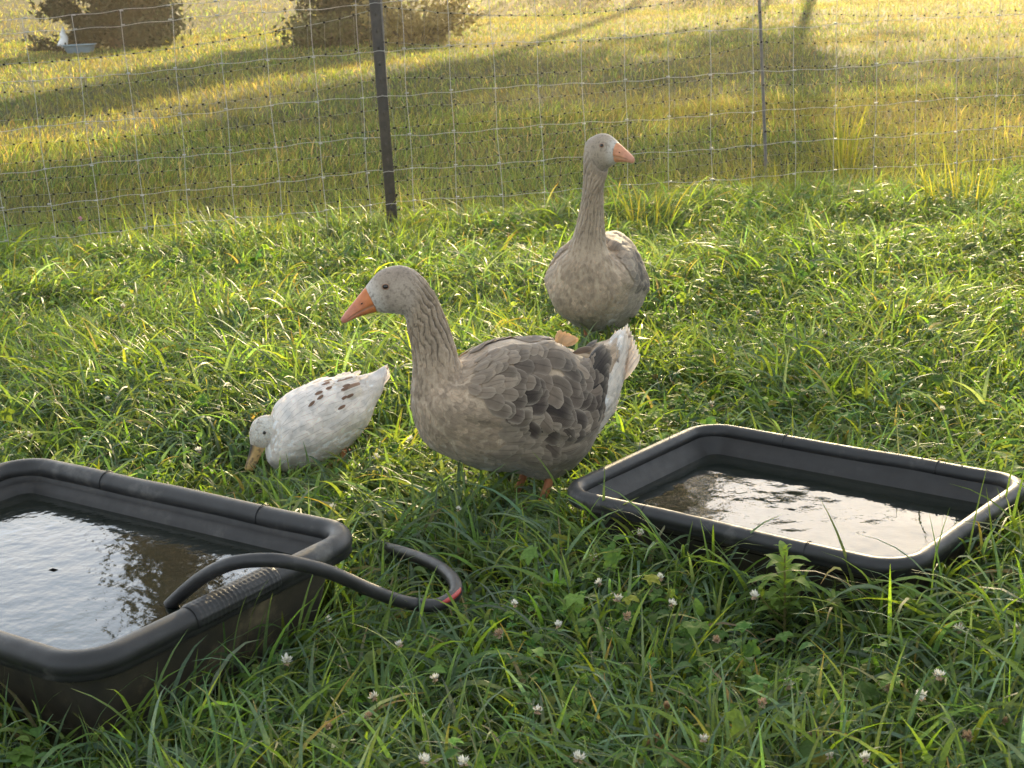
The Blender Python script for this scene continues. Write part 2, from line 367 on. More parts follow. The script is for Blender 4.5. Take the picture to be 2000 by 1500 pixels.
tubR = Tub((.7054, 3.7329), -.7083, 1.0078, .7346, .20, .022, .088, 'shallow black plastic tub of still water in front of the weed, right of the geese')
tubR.wm = M['water2']; tubR.build(.125, .14)
tubL = Tub((-1.106, 3.404), -.622, 1.257, .871, .27, .029, .095, 'larger deep black tub with the hose hanging over its muddy rim')
tubL.wm = M['water1']; tubL.build(.19, .205)
# knurled grip on the front rim (local +x end runs from C to D)
r = tubL.rr; ys = np.linspace(-.13, .12, 60); a = np.radians(np.linspace(-30, 165, 34)); V = []; UV = []
for i, y in enumerate(ys):
    for j, q in enumerate(a):
        e = .0028+.0016*(abs(sin((y)*pi/.0125))*abs(sin(q*8)) > .35); e = .0005 if i in (0, 59) or j in (0, 33) else e
        V.append((tubL.hl+(r+e)*cos(q), y, tubL.h-r+(r+e)*sin(q))); UV.append((y*60, q*5))
grip = mesh_obj('knurled_grip', V, grid_faces(60, 34)[:, ::-1], M['plastic'], parent=tubL.root, smooth=False)

# hose
hp = [(G(318, 1200, .10)), G(338, 1176, .20), G(395, 1128, .285), G(455, 1100, .325), G(530, 1094, .335), G(590, 1103, .31), G(650, 1120, .27),
      G(720, 1151, .20), G(790, 1176, .14), G(850, 1182, .12), G(886, 1163, .12), G(889, 1140, .125), G(868, 1115, .125), G(830, 1094, .12), G(780, 1077, .10), G(735, 1066, .05), G(690, 1062, .02)]
v, f = tube(hp, .0155, 16, 160)
hose = mesh_obj('hose', v, f, M['hose']); tag(hose, 'black rubber hose looping out of the left tub onto the grass', 'hose')
Pc = crom(np.array(hp), np.linspace(8.6, 10.9, 30)); v, f = tube(Pc+np.array([.0085, -.005, .0065]), [.001, .0062, .0062, .001], 10); mesh_obj('red_stripe', v, f, M['red'], parent=hose)

# ------------------------------------------------------------------ fences
P0 = G(770, 475); P1 = G(1497, 420); fd = (P1-P0)/np.linalg.norm(P1-P0); fn = np.array([-fd[1], fd[0], 0])
def fpt(s, z, off=0): return P0+fd*s+fn*off+np.array([0, 0, z-.03*max(0, -s)])
rows = [.06, .234, .418, .612, .84, 1.087, 1.345, 1.42]
wf = empty('wire_fence', P0); tag(wf, 'woven wire livestock fence crossing the grass behind the geese', 'fence')
parts = []; inv = -P0
for k, z in enumerate(rows):
    s = np.arange(-6, 9, .035); P = np.array([fpt(q, z+.006*sin(q*5+k)+.004*sin(q*23+k*2)) for q in s])+inv
    parts.append(tube(P, .0016, 5))
st = np.arange(-6.2, 9, .252)+.03
for q in st:
    zz = np.linspace(.0, 1.42, 30); ph = rng.uniform(0, 6)
    P = np.array([fpt(q+.004*sin(z*9+ph)+.02*(z-.7)*sin(ph), z) for z in zz])+inv; parts.append(tube(P, .0016, 5))
    for z in rows:
        c = fpt(q, z+.006*sin(q*5)+.002)+inv; parts.append(tube([c-fd*.010, c, c+fd*.010], .0042, 6))
v, f, _, _ = join(parts); mesh_obj('wire_mesh', v, f, M['wire'], parent=wf)

# poultry net with dark knots, sagging between its posts
NP = [np.array([-4.6, 8.30, 0]), np.array([P0[0]+.03, P0[1]+.14, 0]), G(1497, 352)*np.array([1, 1, 0]), np.array([5.6, 11.3, 0])]
nf = empty('poultry_net', NP[1]); tag(nf, 'sagging pale twine netting with black knots behind the wire fence', 'netting')
nrows = [.05, .10, .17, .25, .33, .42, .52, .64, .76, .925, 1.12, 1.32]
tw = []; kn = []; rN = np.random.default_rng(3)
for si in range(3):
    a, bb = NP[si], NP[si+1]; L = np.linalg.norm(bb-a); n = int(round(L/.088)); d = (bb-a)/L; nn_ = np.array([-d[1], d[0], 0])
    hs = np.array([1.15, 1., .92, .98][si:si+2]) if False else None
    def q(i, k):
        t_ = i/n; z = nrows[k]; sag = 4*t_*(1-t_)*(.05+.13*(k/11)**2)*(.6 if si != 0 else 1.0)
        wob = (vn([[i*.9+si*50, k*1.7, 0]], 11)[0]-.5)
        return a+d*(L*t_+wob*.018)+nn_*(vn([[i*.3+si*50, k*.8, 5]], 12)[0]-.5)*.09+np.array([0, 0, z-sag*z/1.2+(vn([[i*.7+si*9, k*2., 9]], 13)[0]-.5)*.012])
    Q = np.array([[q(i, k) for k in range(12)] for i in range(n+1)])-NP[1]
    for k in range(12): tw.append(tube(Q[:, k], .0020 if k == 11 else .0010, 5, n*3))
    for i in range(n+1):
        tw.append(tube(Q[i], .0007, 4, 34))
        for k in range(12):
            v, f = sphere(Q[i, k], .0065, 5, 6, (1.2, 1, .9)); kn.append((v, f))
v, f, _, _ = join(tw); mesh_obj('twine', v, f, M['twine'], parent=nf)
v, f, _, _ = join(kn); tag(mesh_obj('knot', v, f, M['knot'], parent=nf), kind='stuff')

# steel T-post at the left, with studs, leaning slightly
def t_post(base, h, lean, label):
    root = empty('fence_post', base, atan2(fd[1], fd[0])); root.rotation_euler = (0.02, lean, atan2(fd[1], fd[0])); tag(root, label, 'post')
    w = .060
    V1 = box(0, -.012, h/2-.15, w, .007, h+.3); V2 = box(0, .010, h/2-.15, .007, .037, h+.3); V3 = box(-w/2+.003, -.017, h/2-.15, .006, .006, h+.3); V4 = box(w/2-.003, -.017, h/2-.15, .006, .006, h+.3)
    v, f, _, _ = join([V1, V2, V3, V4]); o = mesh_obj('shaft', v, f, M['post'], parent=root, smooth=False)
    bm = o.modifiers.new('b', 'BEVEL'); bm.width = .0015; bm.segments = 2
    for z in np.arange(.12, h, .09):
        v, f = box(0, -.0165, z, .012, .008, .025); mesh_obj('stud', v, f, M['post'], parent=root, smooth=False)
    for z in (.234, .418, .84, 1.087, 1.345):
        v, f = tube([(-.031, -.012, z-.004), (-.028, -.024, z), (0, -.026, z+.004), (.028, -.024, z), (.031, -.012, z+.004)], .0017, 6, 16); mesh_obj('clip', v, f, M['wire'], parent=root)
    return root
pl = t_post(P0-np.array([0, .02, 0]), 1.62, -.012, 'black steel T post standing in the wire fence left of centre')
# thin rods
def rod(name, base, h, r_, lean, label):
    base = np.array(base); top = base+np.array([lean, 0, h]); root = empty(name, base); tag(root, label, 'post')
    v, f = tube([(0, 0, -.1), (lean*.5, 0, h*.5), (lean, 0, h)], r_, 8, 12); mesh_obj('rod', v, f, M['rod'], parent=root)
    v, f = tube([(lean, 0, h), (lean, 0, h+.03)], r_*1.5, 8, 4); mesh_obj('cap', v, f, M['knot'], parent=root)
    for z in (.33, .64, .925, 1.12):
        v, f = tube([(lean*z/h-.004, -r_-.003, z), (lean*z/h+.004, -r_-.003, z+.012)], .005, 6, 4); mesh_obj('clip', v, f, M['knot'], parent=root)
rod('net_post', NP[1]+np.array([-.03, -.03, 0]), 1.5, .0085, .012, 'thin grey rod standing right behind the black steel post')
rod('net_post', NP[2]+np.array([0, -.02, 0]), 1.6, .011, -.06, 'slender brown post holding up the netting at the right')

# ------------------------------------------------------------------ vegetation generators
def blades(x, y, h, w, az, lean, curl, segs, col, z0=None, tipcol=None, twist=None):
    """vectorised blades: returns V,F,col"""
    n = len(x); t = np.linspace(0, 1, segs+1)[None]; ang = lean[:, None]+curl[:, None]*t**1.3
    ds = (h/segs)[:, None]; am = (ang[:, 1:]+ang[:, :-1])/2
    r_ = np.concatenate([np.zeros((n, 1)), np.cumsum(np.sin(am)*ds, 1)], 1); z = np.concatenate([np.zeros((n, 1)), np.cumsum(np.cos(am)*ds, 1)], 1)
    z = np.maximum(z, -.0)
    dx, dy = np.cos(az)[:, None], np.sin(az)[:, None]
    cx = x[:, None]+dx*r_; cy = y[:, None]+dy*r_
    tw = (twist if twist is not None else rng.uniform(-1.2, 1.2, n))[:, None]*(1-.3*t)
    wd = w[:, None]*np.minimum(1, .55+t*1.4)*(1-np.clip((t-.35)/.65, 0, 1)**1.7*.96)/2
    sx = -dy*np.cos(tw)+dx*np.sin(tw)*np.cos(ang); sy = dx*np.cos(tw)+dy*np.sin(tw)*np.cos(ang); sz = -np.sin(tw)*np.sin(ang)
    zb = (terr(x, y) if z0 is None else z0)[:, None]
    L = np.stack([cx-sx*wd, cy-sy*wd, zb+z-sz*wd], -1); Rr = np.stack([cx+sx*wd, cy+sy*wd, zb+z+sz*wd], -1)
    V = np.stack([L, Rr], 2).reshape(-1, 3)
    k = (np.arange(n)*(segs+1)*2)[:, None]+np.arange(segs)[None]*2
    F = np.stack([k, k+1, k+3, k+2], -1).reshape(-1, 4)
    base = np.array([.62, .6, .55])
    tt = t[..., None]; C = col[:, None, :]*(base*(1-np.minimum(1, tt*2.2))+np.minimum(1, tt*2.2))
    if tipcol is not None: C = C*(1-tt**3*tipcol[:, None, 3:4])+tipcol[:, None, :3]*tt**3*tipcol[:, None, 3:4]
    C = np.repeat(C[:, :, None, :], 2, 2).reshape(-1, 3)
    if y.min() < 4.5:
        m_ = (segs+1)*2; bad = (tubR.inside(V[:, 0], V[:, 1], -.012) | tubL.inside(V[:, 0], V[:, 1], -.015)) & (V[:, 2] > .035)
        ok = ~bad.reshape(n, m_).any(1); V = V.reshape(n, m_, 3)[ok].reshape(-1, 3); C = C.reshape(n, m_, 3)[ok].reshape(-1, 3); F = F[:ok.sum()*segs]
    return V, F, C
def palette(n, cols, wts, var=.22):
    c = np.array(cols)[rng.choice(len(cols), n, p=np.array(wts)/sum(wts))]
    return c*np.exp(rng.normal(0, var*1.25, (n, 1)))*np.exp(rng.normal(0, .07, (n, 3)))
def scatter(TV, TF, pos, az, tilt, taz, sc, col, spin=None):
    """instances of a template baked into one mesh: yaw az, then tilt towards taz"""
    n = len(pos); ca, sa = np.cos(az), np.sin(az)
    V = TV[None]*sc[:, None, None]
    x = V[..., 0]*ca[:, None]-V[..., 1]*sa[:, None]; y = V[..., 0]*sa[:, None]+V[..., 1]*ca[:, None]; z = V[..., 2]
    ct, s_ = np.cos(taz)[:, None], np.sin(taz)[:, None]; a = x*ct+y*s_; b = -x*s_+y*ct
    c2, s2 = np.cos(tilt)[:, None], np.sin(tilt)[:, None]; a2 = a*c2+z*s2; z2 = -a*s2+z*c2
    V = np.stack([a2*ct-b*s_, a2*s_+b*ct, z2], -1)+pos[:, None]
    F = TF[None]+(np.arange(n)*len(TV))[:, None, None]
    return V.reshape(-1, 3), F.reshape(-1, TF.shape[1]), np.repeat(col[:, None], len(TV), 1).reshape(-1, 3)

fence_y = lambda x: P0[1]+(x-P0[0])*fd[1]/fd[0]
def birds_clear(x, y):     # grass trodden short where the birds stand and where the hose lies: 0..1
    c = np.zeros(len(x))
    for (bx, by, r_) in ((*G(1533, 1262)[:2], .10), (*G(1530, 1310)[:2], .10), (*G(1985, 1060)[:2], .08), (.03, 3.92, .10), (.02, 3.8, .08), (-.0, 4.36, .17), (.10, 4.22, .15), (.03, 4.05, .09), (.16, 4.10, .12), (.2, 4.4, .15), (-.82, 4.56, .10), (-.72, 4.53, .13), (-.60, 4.54, .13), (-.55, 4.66, .12), (.37, 6.2, .2), (.38, 5.9, .13), (-.16, 3.45, .10), (-.22, 3.36, .10), (-.1, 3.42, .10), (-.28, 3.55, .12), (-.2, 3.28, .10)):
        c = np.maximum(c, np.exp(-((x-bx)**2+(y-by)**2)/r_**2))
    return c
def clear(x, y, m=-.01):
    k = ~(tubR.inside(x, y, -.03) | tubL.inside(x, y, -.03))
    return k
def pen_points(n, power=1.0, ymin=1.9, ymax=9.6):
    y = ymin+(ymax-ymin)*rng.random(n*2)**power; hw = .37*y+.55
    x = (rng.random(n*2)*2-1)*hw; keep = (rng.random(n*2) < hw/(.37*ymax+.55)*1.0+.12) & clear(x, y)
    x, y = x[keep][:n], y[keep][:n]; return x, y

# pen grass -----------------------------------------------------------------
GREEN = [(.095, .165, .050), (.125, .205, .050), (.165, .24, .05), (.09, .155, .085), (.13, .195, .125), (.19, .26, .05), (.32, .27, .16)]  # bluer greens carry the sky sheen in the blade colour
def comb(x, y): return n2(x, y, 1.3, 21)*2*pi*1.5+n2(x, y, 3.1, 22)*2.2
def pen_layer(n, hlo, hhi, wlo, whi, wts, leanm, curlm, segs, power=1.15, thresh=None):
    x, y = pen_points(n, power)
    if thresh is not None:
        c = n2(x, y, 2.3, 31)*.6+n2(x, y, 5.5, 32)*.4; k = c > thresh; x, y = x[k], y[k]
    k = birds_clear(x, y) < rng.uniform(.55, 1.6, len(x)); x, y = x[k], y[k]
    n = len(x); cl = n2(x, y, 2.0, 41)
    fe = np.exp(-((y-fence_y(x))/.35)**2); far = np.clip((y-fence_y(x)-.1)/.5, 0, 1)
    tubd = np.maximum(tubR.inside(x, y, .10), tubL.inside(x, y, .10))
    h = rng.uniform(hlo, hhi, n)*(.6+.75*cl)*(1+.35*fe+.25*tubd)*(1-.35*far)
    h *= 1-.72*np.clip(birds_clear(x, y), 0, 1)
    az = comb(x, y)+rng.normal(0, 1.7, n)
    col = palette(n, GREEN, wts)
    br = rng.random(n) < .05; tip = np.c_[np.where(br[:, None], (.40, .22, .06), (.2, .22, .06)), np.where(br, rng.uniform(.3, 1, n), .15)]
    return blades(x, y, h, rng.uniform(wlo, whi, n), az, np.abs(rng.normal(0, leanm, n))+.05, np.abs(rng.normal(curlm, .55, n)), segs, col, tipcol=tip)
L_ = [pen_layer(88000, .12, .24, .0055, .0115, (3, 3, 2, 4, 4, .7, .25), .35, 1.5, 6),
      pen_layer(34000, .07, .17, .002, .004, (3, 3, 2, 2, 2, 1., .7), .35, 1.1, 5),
      pen_layer(50000, .04, .10, .003, .006, (4, 3, 1, 3, 2, .3, 1.6), .9, 1.0, 4),
      pen_layer(34000, .18, .34, .007, .013, (2, 3, 2, 5, 5, .8, .15), .30, 1.9, 8, 1.1, .55)]
v, f, c, _ = join(L_); tag(mesh_obj('pen_grass', v, f, M['grass'], c), 'long tangled green grass inside the fence', 'grass', kind='stuff')

# field grass ---------------------------------------------------------------
def field_layer(n, y0, y1, hs, ws, segs, wts, power):
    y = y0+(y1-y0)*rng.random(n)**power; hw = .40*y+1.5; x = (rng.random(n)*2-1)*hw+.02*y
    k = y > fence_y(x)-.1; x, y = x[k], y[k]; n = len(x)
    cl = n2(x, y, .9, 51)*.5+n2(x, y, 2.6, 52)*.5; fe = np.exp(-np.clip(y-fence_y(x), 0, 9)/.55)
    h = rng.uniform(*hs, n)*(.55+.9*cl)*(1+.55*fe)
    br = np.clip((n2(x, y, .55, 55)-.45)*3, 0, 1)
    pal = [(.11, .18, .055), (.15, .215, .055), (.21, .235, .075), (.32, .28, .15), (.085, .14, .05), (.20, .15, .09)]
    col = palette(n, pal, wts, .3); col = col*(1-.4*br[:, None])+np.array([.21, .175, .085])*.4*br[:, None]
    nearf = np.clip(1-(y-fence_y(x))/3.5, 0, 1)[:, None]; col = col*(1-.6*nearf)+palette(n, GREEN, (3, 3, 3, 2, 1, 2, 1.))*.6*nearf
    w = rng.uniform(*ws, n)*np.maximum(1, y/11)
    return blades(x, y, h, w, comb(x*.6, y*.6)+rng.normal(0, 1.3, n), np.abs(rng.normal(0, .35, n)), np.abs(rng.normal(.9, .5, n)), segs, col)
L_ = [field_layer(60000, 8.2, 16, (.06, .15), (.003, .0065), 4, (3, 3, 2, 1.3, 2, .8), 1.15),
      field_layer(6000, 8.2, 16, (.14, .24), (.004, .008), 5, (2, 3, 3, 1, 1, .2), 1.3),
      field_layer(50000, 8.2, 16, (.02, .06), (.004, .007), 3, (2, 2, 1, 2., 2, 2.5), 1.2),
      field_layer(110000, 15.5, 45, (.05, .13), (.003, .007), 3, (3, 3, 2, 1, 2, .7), 1.3),
      field_layer(60000, 42, 110, (.08, .16), (.006, .01), 2, (3, 3, 2, 1, 2, .5), 1.4)]
v, f, c, _ = join(L_); tag(mesh_obj('field_grass', v, f, M['field'], c), 'short sunlit meadow grass beyond the fence', 'grass', kind='stuff')

# clover leaves & lobed broad leaves -----------------------------------------
def leaflet(L, Wd, fold=.25, k=5, tooth=0.):
    t = np.linspace(0, 1, k+1); w = Wd*np.sin(pi*np.clip(t, 0, 1)**.8)**.75; w[0] = 0.04*Wd; w[-1] = .02*Wd
    w = w*(1+tooth*np.where(np.arange(k+1) % 2, 1, -1))
    V = []; 
    for i in range(k+1):
        z = .18*L*sin(pi*t[i]*.9)-.12*L*t[i]**2
        V += [(L*t[i], -w[i], z+fold*w[i]), (L*t[i], 0, z), (L*t[i], w[i], z+fold*w[i])]
    F = []
    for i in range(k):
        a = i*3; F += [(a, a+1, a+4, a+3), (a+1, a+2, a+5, a+4)]
    return np.array(V), np.array(F)
def rotz(V, a): return V@np.array([[cos(a), sin(a), 0], [-sin(a), cos(a), 0], [0, 0, 1]])
def multi(leaf, angs, sc=None):
    return join([(rotz(leaf[0]*(1 if sc is None else sc[i]), a), leaf[1]) for i, a in enumerate(angs)])[:2]
tri = multi(leaflet(1, .42, .25, 3), np.radians([0, 120, 240]))
lob = multi(leaflet(1, .36, .2, 6, .14), np.radians([0, 62, -62, 125, -125]), (1, .85, .85, .55, .55))
ova = leaflet(1, .27, .3, 5)
def on_stalks(tmpl, n, hlo, hhi, slo, shi, cols, wts, thr, sd, tiltm=.45, power=1.1, ymax=8.8, stalk=.0012):
    x, y = pen_points(n, power, 1.9, ymax); c = n2(x, y, 1.7, sd)*.6+n2(x, y, 4.9, sd+1)*.4; k = c > thr; x, y = x[k], y[k]; n = len(x)
    k = (birds_clear(x, y) < .25) & ~(tubR.inside(x, y, .02) | tubL.inside(x, y, .02)); x, y = x[k], y[k]; n = len(x)
    z = rng.uniform(hlo, hhi, n); sc = rng.uniform(slo, shi, n); col = palette(n, cols, wts)
    V, F, C = scatter(tmpl[0], tmpl[1], np.stack([x, y, z], -1), rng.uniform(0, 2*pi, n), np.abs(rng.normal(0, tiltm, n)), rng.uniform(0, 2*pi, n), sc, col)
    sV, sF, sC = blades(x, y, z*1.0, np.full(n, stalk*2), rng.uniform(0, 6, n), np.zeros(n), np.zeros(n)+.05, 2, col*.9, z0=np.zeros(n))
    return [(V, F, C), (sV, sF, sC)]
L_ = on_stalks(tri, 22000, .04, .11, .011, .019, [(.07, .15, .04), (.10, .19, .045), (.15, .235, .05)], (3, 3, 1), .47, 61)
v, f, c, _ = join(L_); tag(mesh_obj('clover_leaves', v, f, M['leaf'], c), 'clover leaves growing through the pen grass', 'clover', kind='stuff')
L_ = on_stalks(lob, 4200, .07, .16, .026, .046, [(.09, .165, .04), (.14, .215, .045), (.25, .28, .04)], (3, 3, .6), .56, 71, .5)
L_ += on_stalks(ova, 2800, .06, .14, .028, .048, [(.08, .155, .045), (.13, .205, .05), (.23, .27, .05)], (3, 3, .8), .5, 75, .6)
L_ += on_stalks(ova, 5000, .02, .08, .02, .04, [(.20, .13, .06), (.10, .15, .04)], (1, 2), .55, 79, .6)
v, f, c, _ = join(L_); tag(mesh_obj('broadleaf_weeds', v, f, M['leaf'], c), 'low lobed broadleaf weeds scattered in the grass', 'weeds', kind='stuff')

# ------------------------------------------------------------------ birds
HALF = {}
class Loft:
    def __init__(s, C, A, B): s.K = np.stack([C, A, B], 1); s.n = len(C); s.dfn = None
    def raw(s, u, ph):
        E_ = crom(s.K, u); return E_[..., 0, :]+E_[..., 1, :]*np.cos(ph)[..., None]+E_[..., 2, :]*np.sin(ph)[..., None]
    def frame(s, u, ph):
        u = np.asarray(u, float); ph = np.asarray(ph, float); sh = u.shape; u = u.ravel(); ph = ph.ravel(); e = .02
        P = s.raw(u, ph); du = s.raw(np.minimum(u+e, s.n-1), ph)-s.raw(np.maximum(u-e, 0), ph); du /= (np.minimum(u+e, s.n-1)-np.maximum(u-e, 0))[:, None]
        dp = (s.raw(u, ph+e)-s.raw(u, ph-e))/(2*e)
        Nn = np.cross(dp, du); Nn /= np.linalg.norm(Nn, axis=1)[:, None]+1e-12
        cen = crom(s.K, u)[:, 0]; sg = np.sign(((P-cen)*Nn).sum(1)); sg[sg == 0] = 1; Nn *= sg[:, None]
        if s.dfn is not None: P = P+Nn*s.dfn(u, ph, P)[:, None]
        return P.reshape(sh+(3,)), du.reshape(sh+(3,)), dp.reshape(sh+(3,)), Nn.reshape(sh+(3,))
    def mesh(s, nu, nph, u0=0, dens=None):
        u = np.linspace(u0, s.n-1, nu) if dens is None else dens; ph = np.linspace(0, 2*pi, nph, endpoint=False)
        U_, P_ = np.meshgrid(u, ph, indexing='ij'); P = s.frame(U_, P_)[0]
        V = P.reshape(-1, 3); F = grid_faces(len(u), nph, True)
        V = np.concatenate([V, P[0].mean(0)[None], P[-1].mean(0)[None]]); k = len(u)*nph
        c = [(k, (j+2) % nph, (j+1) % nph, j) for j in range(0, nph, 2)]+[(k+1, k-nph+j, k-nph+(j+1) % nph, k-nph+(j+2) % nph) for j in range(0, nph, 2)]
        return V, np.concatenate([F[:, ::-1], np.array(c)[:, ::-1]]), np.r_[U_.ravel(), u[0], u[-1]], np.r_[P_.ravel(), 0, 0]
    def find(s, q, side=1, u0=0, u1=None):    # surface point on one side at local (x,z)
        U_, P_ = np.meshgrid(np.linspace(u0, u1 or s.n-1, 160), np.linspace(0, pi, 120)*side, indexing='ij')
        P = s.raw(U_.ravel(), P_.ravel()); k = ((P[:, 0]-q[0])**2+(P[:, 2]-q[2])**2).argmin(); u, p = U_.ravel()[k], P_.ravel()[k]
        P, du, dp, Nn = s.frame(np.array([u]), np.array([p])); return P[0], Nn[0], u, p
def loft_from(pairs, halves, tilt=None):
    pairs = np.asarray(pairs, float); C = pairs.mean(1); A = (pairs[:, 0]-pairs[:, 1])/2
    B = np.zeros_like(A); B[:, 1] = halves
    return C, A, B
# feathers lying on the loft surface like shingles
def hug(lf, u0, ph0, L, Wd, lift, h0, col, slant=None, nl=6, nw=4, round_=.5, curl=0):
    n = len(u0); slant = np.zeros(n) if slant is None else slant
    P, du, dp, Nn = lf.frame(u0, ph0); su = np.linalg.norm(du, axis=1); sp_ = np.linalg.norm(dp, axis=1)+1e-6
    t = np.linspace(0, 1, nl+1)[None, :, None]; v = np.linspace(-1, 1, nw+1)[None, None, :]
    w = (np.minimum(1, (t*2.6+.12))**.7)*np.sqrt(np.clip(1-np.clip((t-round_)/(1.0001-round_), 0, 1)**2.2, 0.0009, 1))
    Lu = (L/su)[:, None, None]; Wp = (Wd/2/sp_)[:, None, None]
    U_ = u0[:, None, None]+Lu*(t*np.cos(slant)[:, None, None])+0*v
    Ph = ph0[:, None, None]+Wp*v*w+(L*np.sin(slant)/sp_)[:, None, None]*t
    U2 = np.minimum(U_, lf.n-1.02); Pp, d2, _, N2 = lf.frame(U2, Ph+0*U_)
    over = (U_-U2)[..., None]; Pp = Pp+d2*over
    h = h0[:, None, None]+lift[:, None, None]*t**1.3-(Wd*.045)[:, None, None]*v*v*w+curl*t**3
    V = (Pp+N2*h[..., None]).reshape(-1, 3)
    F = (grid_faces(nl+1, nw+1)[None]+(np.arange(n)*(nl+1)*(nw+1))[:, None, None]).reshape(-1, 4)
    C = np.repeat(col[:, None], (nl+1)*(nw+1), 1).reshape(-1, 4)
    UV = np.stack([t+0*v+0*w, v+0*t], -1)+np.zeros((n, 1, 1, 2)); return V, F, C, UV.reshape(-1, 2)
# free feathers given in space
def free(P, D, Nn, L, Wd, col, droop=.0, camber=.15, nl=9, nw=4, round_=.55, fray=0.):
    P, D, Nn = [np.asarray(a, float) for a in (P, D, Nn)]; n = len(P); L = np.ones(n)*L; Wd = np.ones(n)*Wd
    D = D/np.linalg.norm(D, axis=1)[:, None]; Sd = np.cross(Nn, D); Sd /= np.linalg.norm(Sd, axis=1)[:, None]; Nn = np.cross(D, Sd)
    t = np.linspace(0, 1, nl+1)[None, :, None, None]; v = np.linspace(-1, 1, nw+1)[None, None, :, None]
    w = (np.minimum(1, (t*2.2+.10))**.8)*np.sqrt(np.clip(1-np.clip((t-round_)/(1.0001-round_), 0, 1)**2.2, 0.0009, 1))
    LL = L[:, None, None, None]; WW = Wd[:, None, None, None]
    fr = 1+fray*(rng.random((n, nl+1, nw+1, 1))-.5)
    V = P[:, None, None]+D[:, None, None]*LL*t*fr+Sd[:, None, None]*WW/2*w*v+Nn[:, None, None]*(-droop*LL*t*t-camber*WW*v*v*w)
    F = (grid_faces(nl+1, nw+1)[None]+(np.arange(n)*(nl+1)*(nw+1))[:, None, None]).reshape(-1, 4)
    C = np.repeat(np.asarray(col)[:, None], (nl+1)*(nw+1), 1).reshape(-1, 4)
    UV = np.broadcast_to(np.concatenate([t+0*v, v+0*t], -1), (n, nl+1, nw+1, 2)).reshape(-1, 2)
    return V.reshape(-1, 3), F, C, UV
def jit(c, n, a=1., s=.12): 
    c = np.asarray(c, float)*np.ones((n, 3)); c = c*np.exp(rng.normal(0, s, (n, 1))); return np.c_[c, np.ones(n)*a]

GP = [((713,563),(736,608)),((723,549),(750,611)),((740,531),(768,612)),((762,521),(784,614)),((786,519),(790,618)),((808,527),(794,628)),((828,545),(796,641)),((842,565),(798,648)),((853,584),(800,658)),((865,612),(803,672)),((876,640),(806,692)),((886,670),(807,712)),((894,697),(806,737)),((901,710),(803,770)),((905,708),(806,806)),((935,693),(827,858)),((978,676),(876,889)),((1030,669),(945,912)),((1075,671),(1000,919)),((1110,690),(1056,932)),((1140,700),(1108,908)),((1160,690),(1136,866)),((1180,674),(1165,836)),((1196,665),(1188,800)),((1208,655),(1198,755)),((1217,648),(1212,700))]
GH = [.024,.031,.037,.040,.042,.043,.042,.042,.042,.043,.045,.052,.062,.080,.112,.138,.155,.165,.168,.160,.142,.12,.098,.078,.060,.045]
BASE1 = G(1040, 985); YAW1 = pi+radians(15)
GL = np.array([[local(BASE1, YAW1, *a), local(BASE1, YAW1, *b)] for a, b in GP])
BK = [((713,562),(735,609)),((703,574),(719,613)),((692,588),(703,618)),((680,603),(688,624)),((670,616),(676,630)),((665,624),(669,631))]
BKL = np.array([[local(BASE1, YAW1, *a), local(BASE1, YAW1, *b)] for a, b in BK]); BKH = [.023, .0195, .016, .0125, .009, .004]
EYE1 = local(BASE1, YAW1, 748.5, 556); NOS1 = local(BASE1, YAW1, 706, 589)

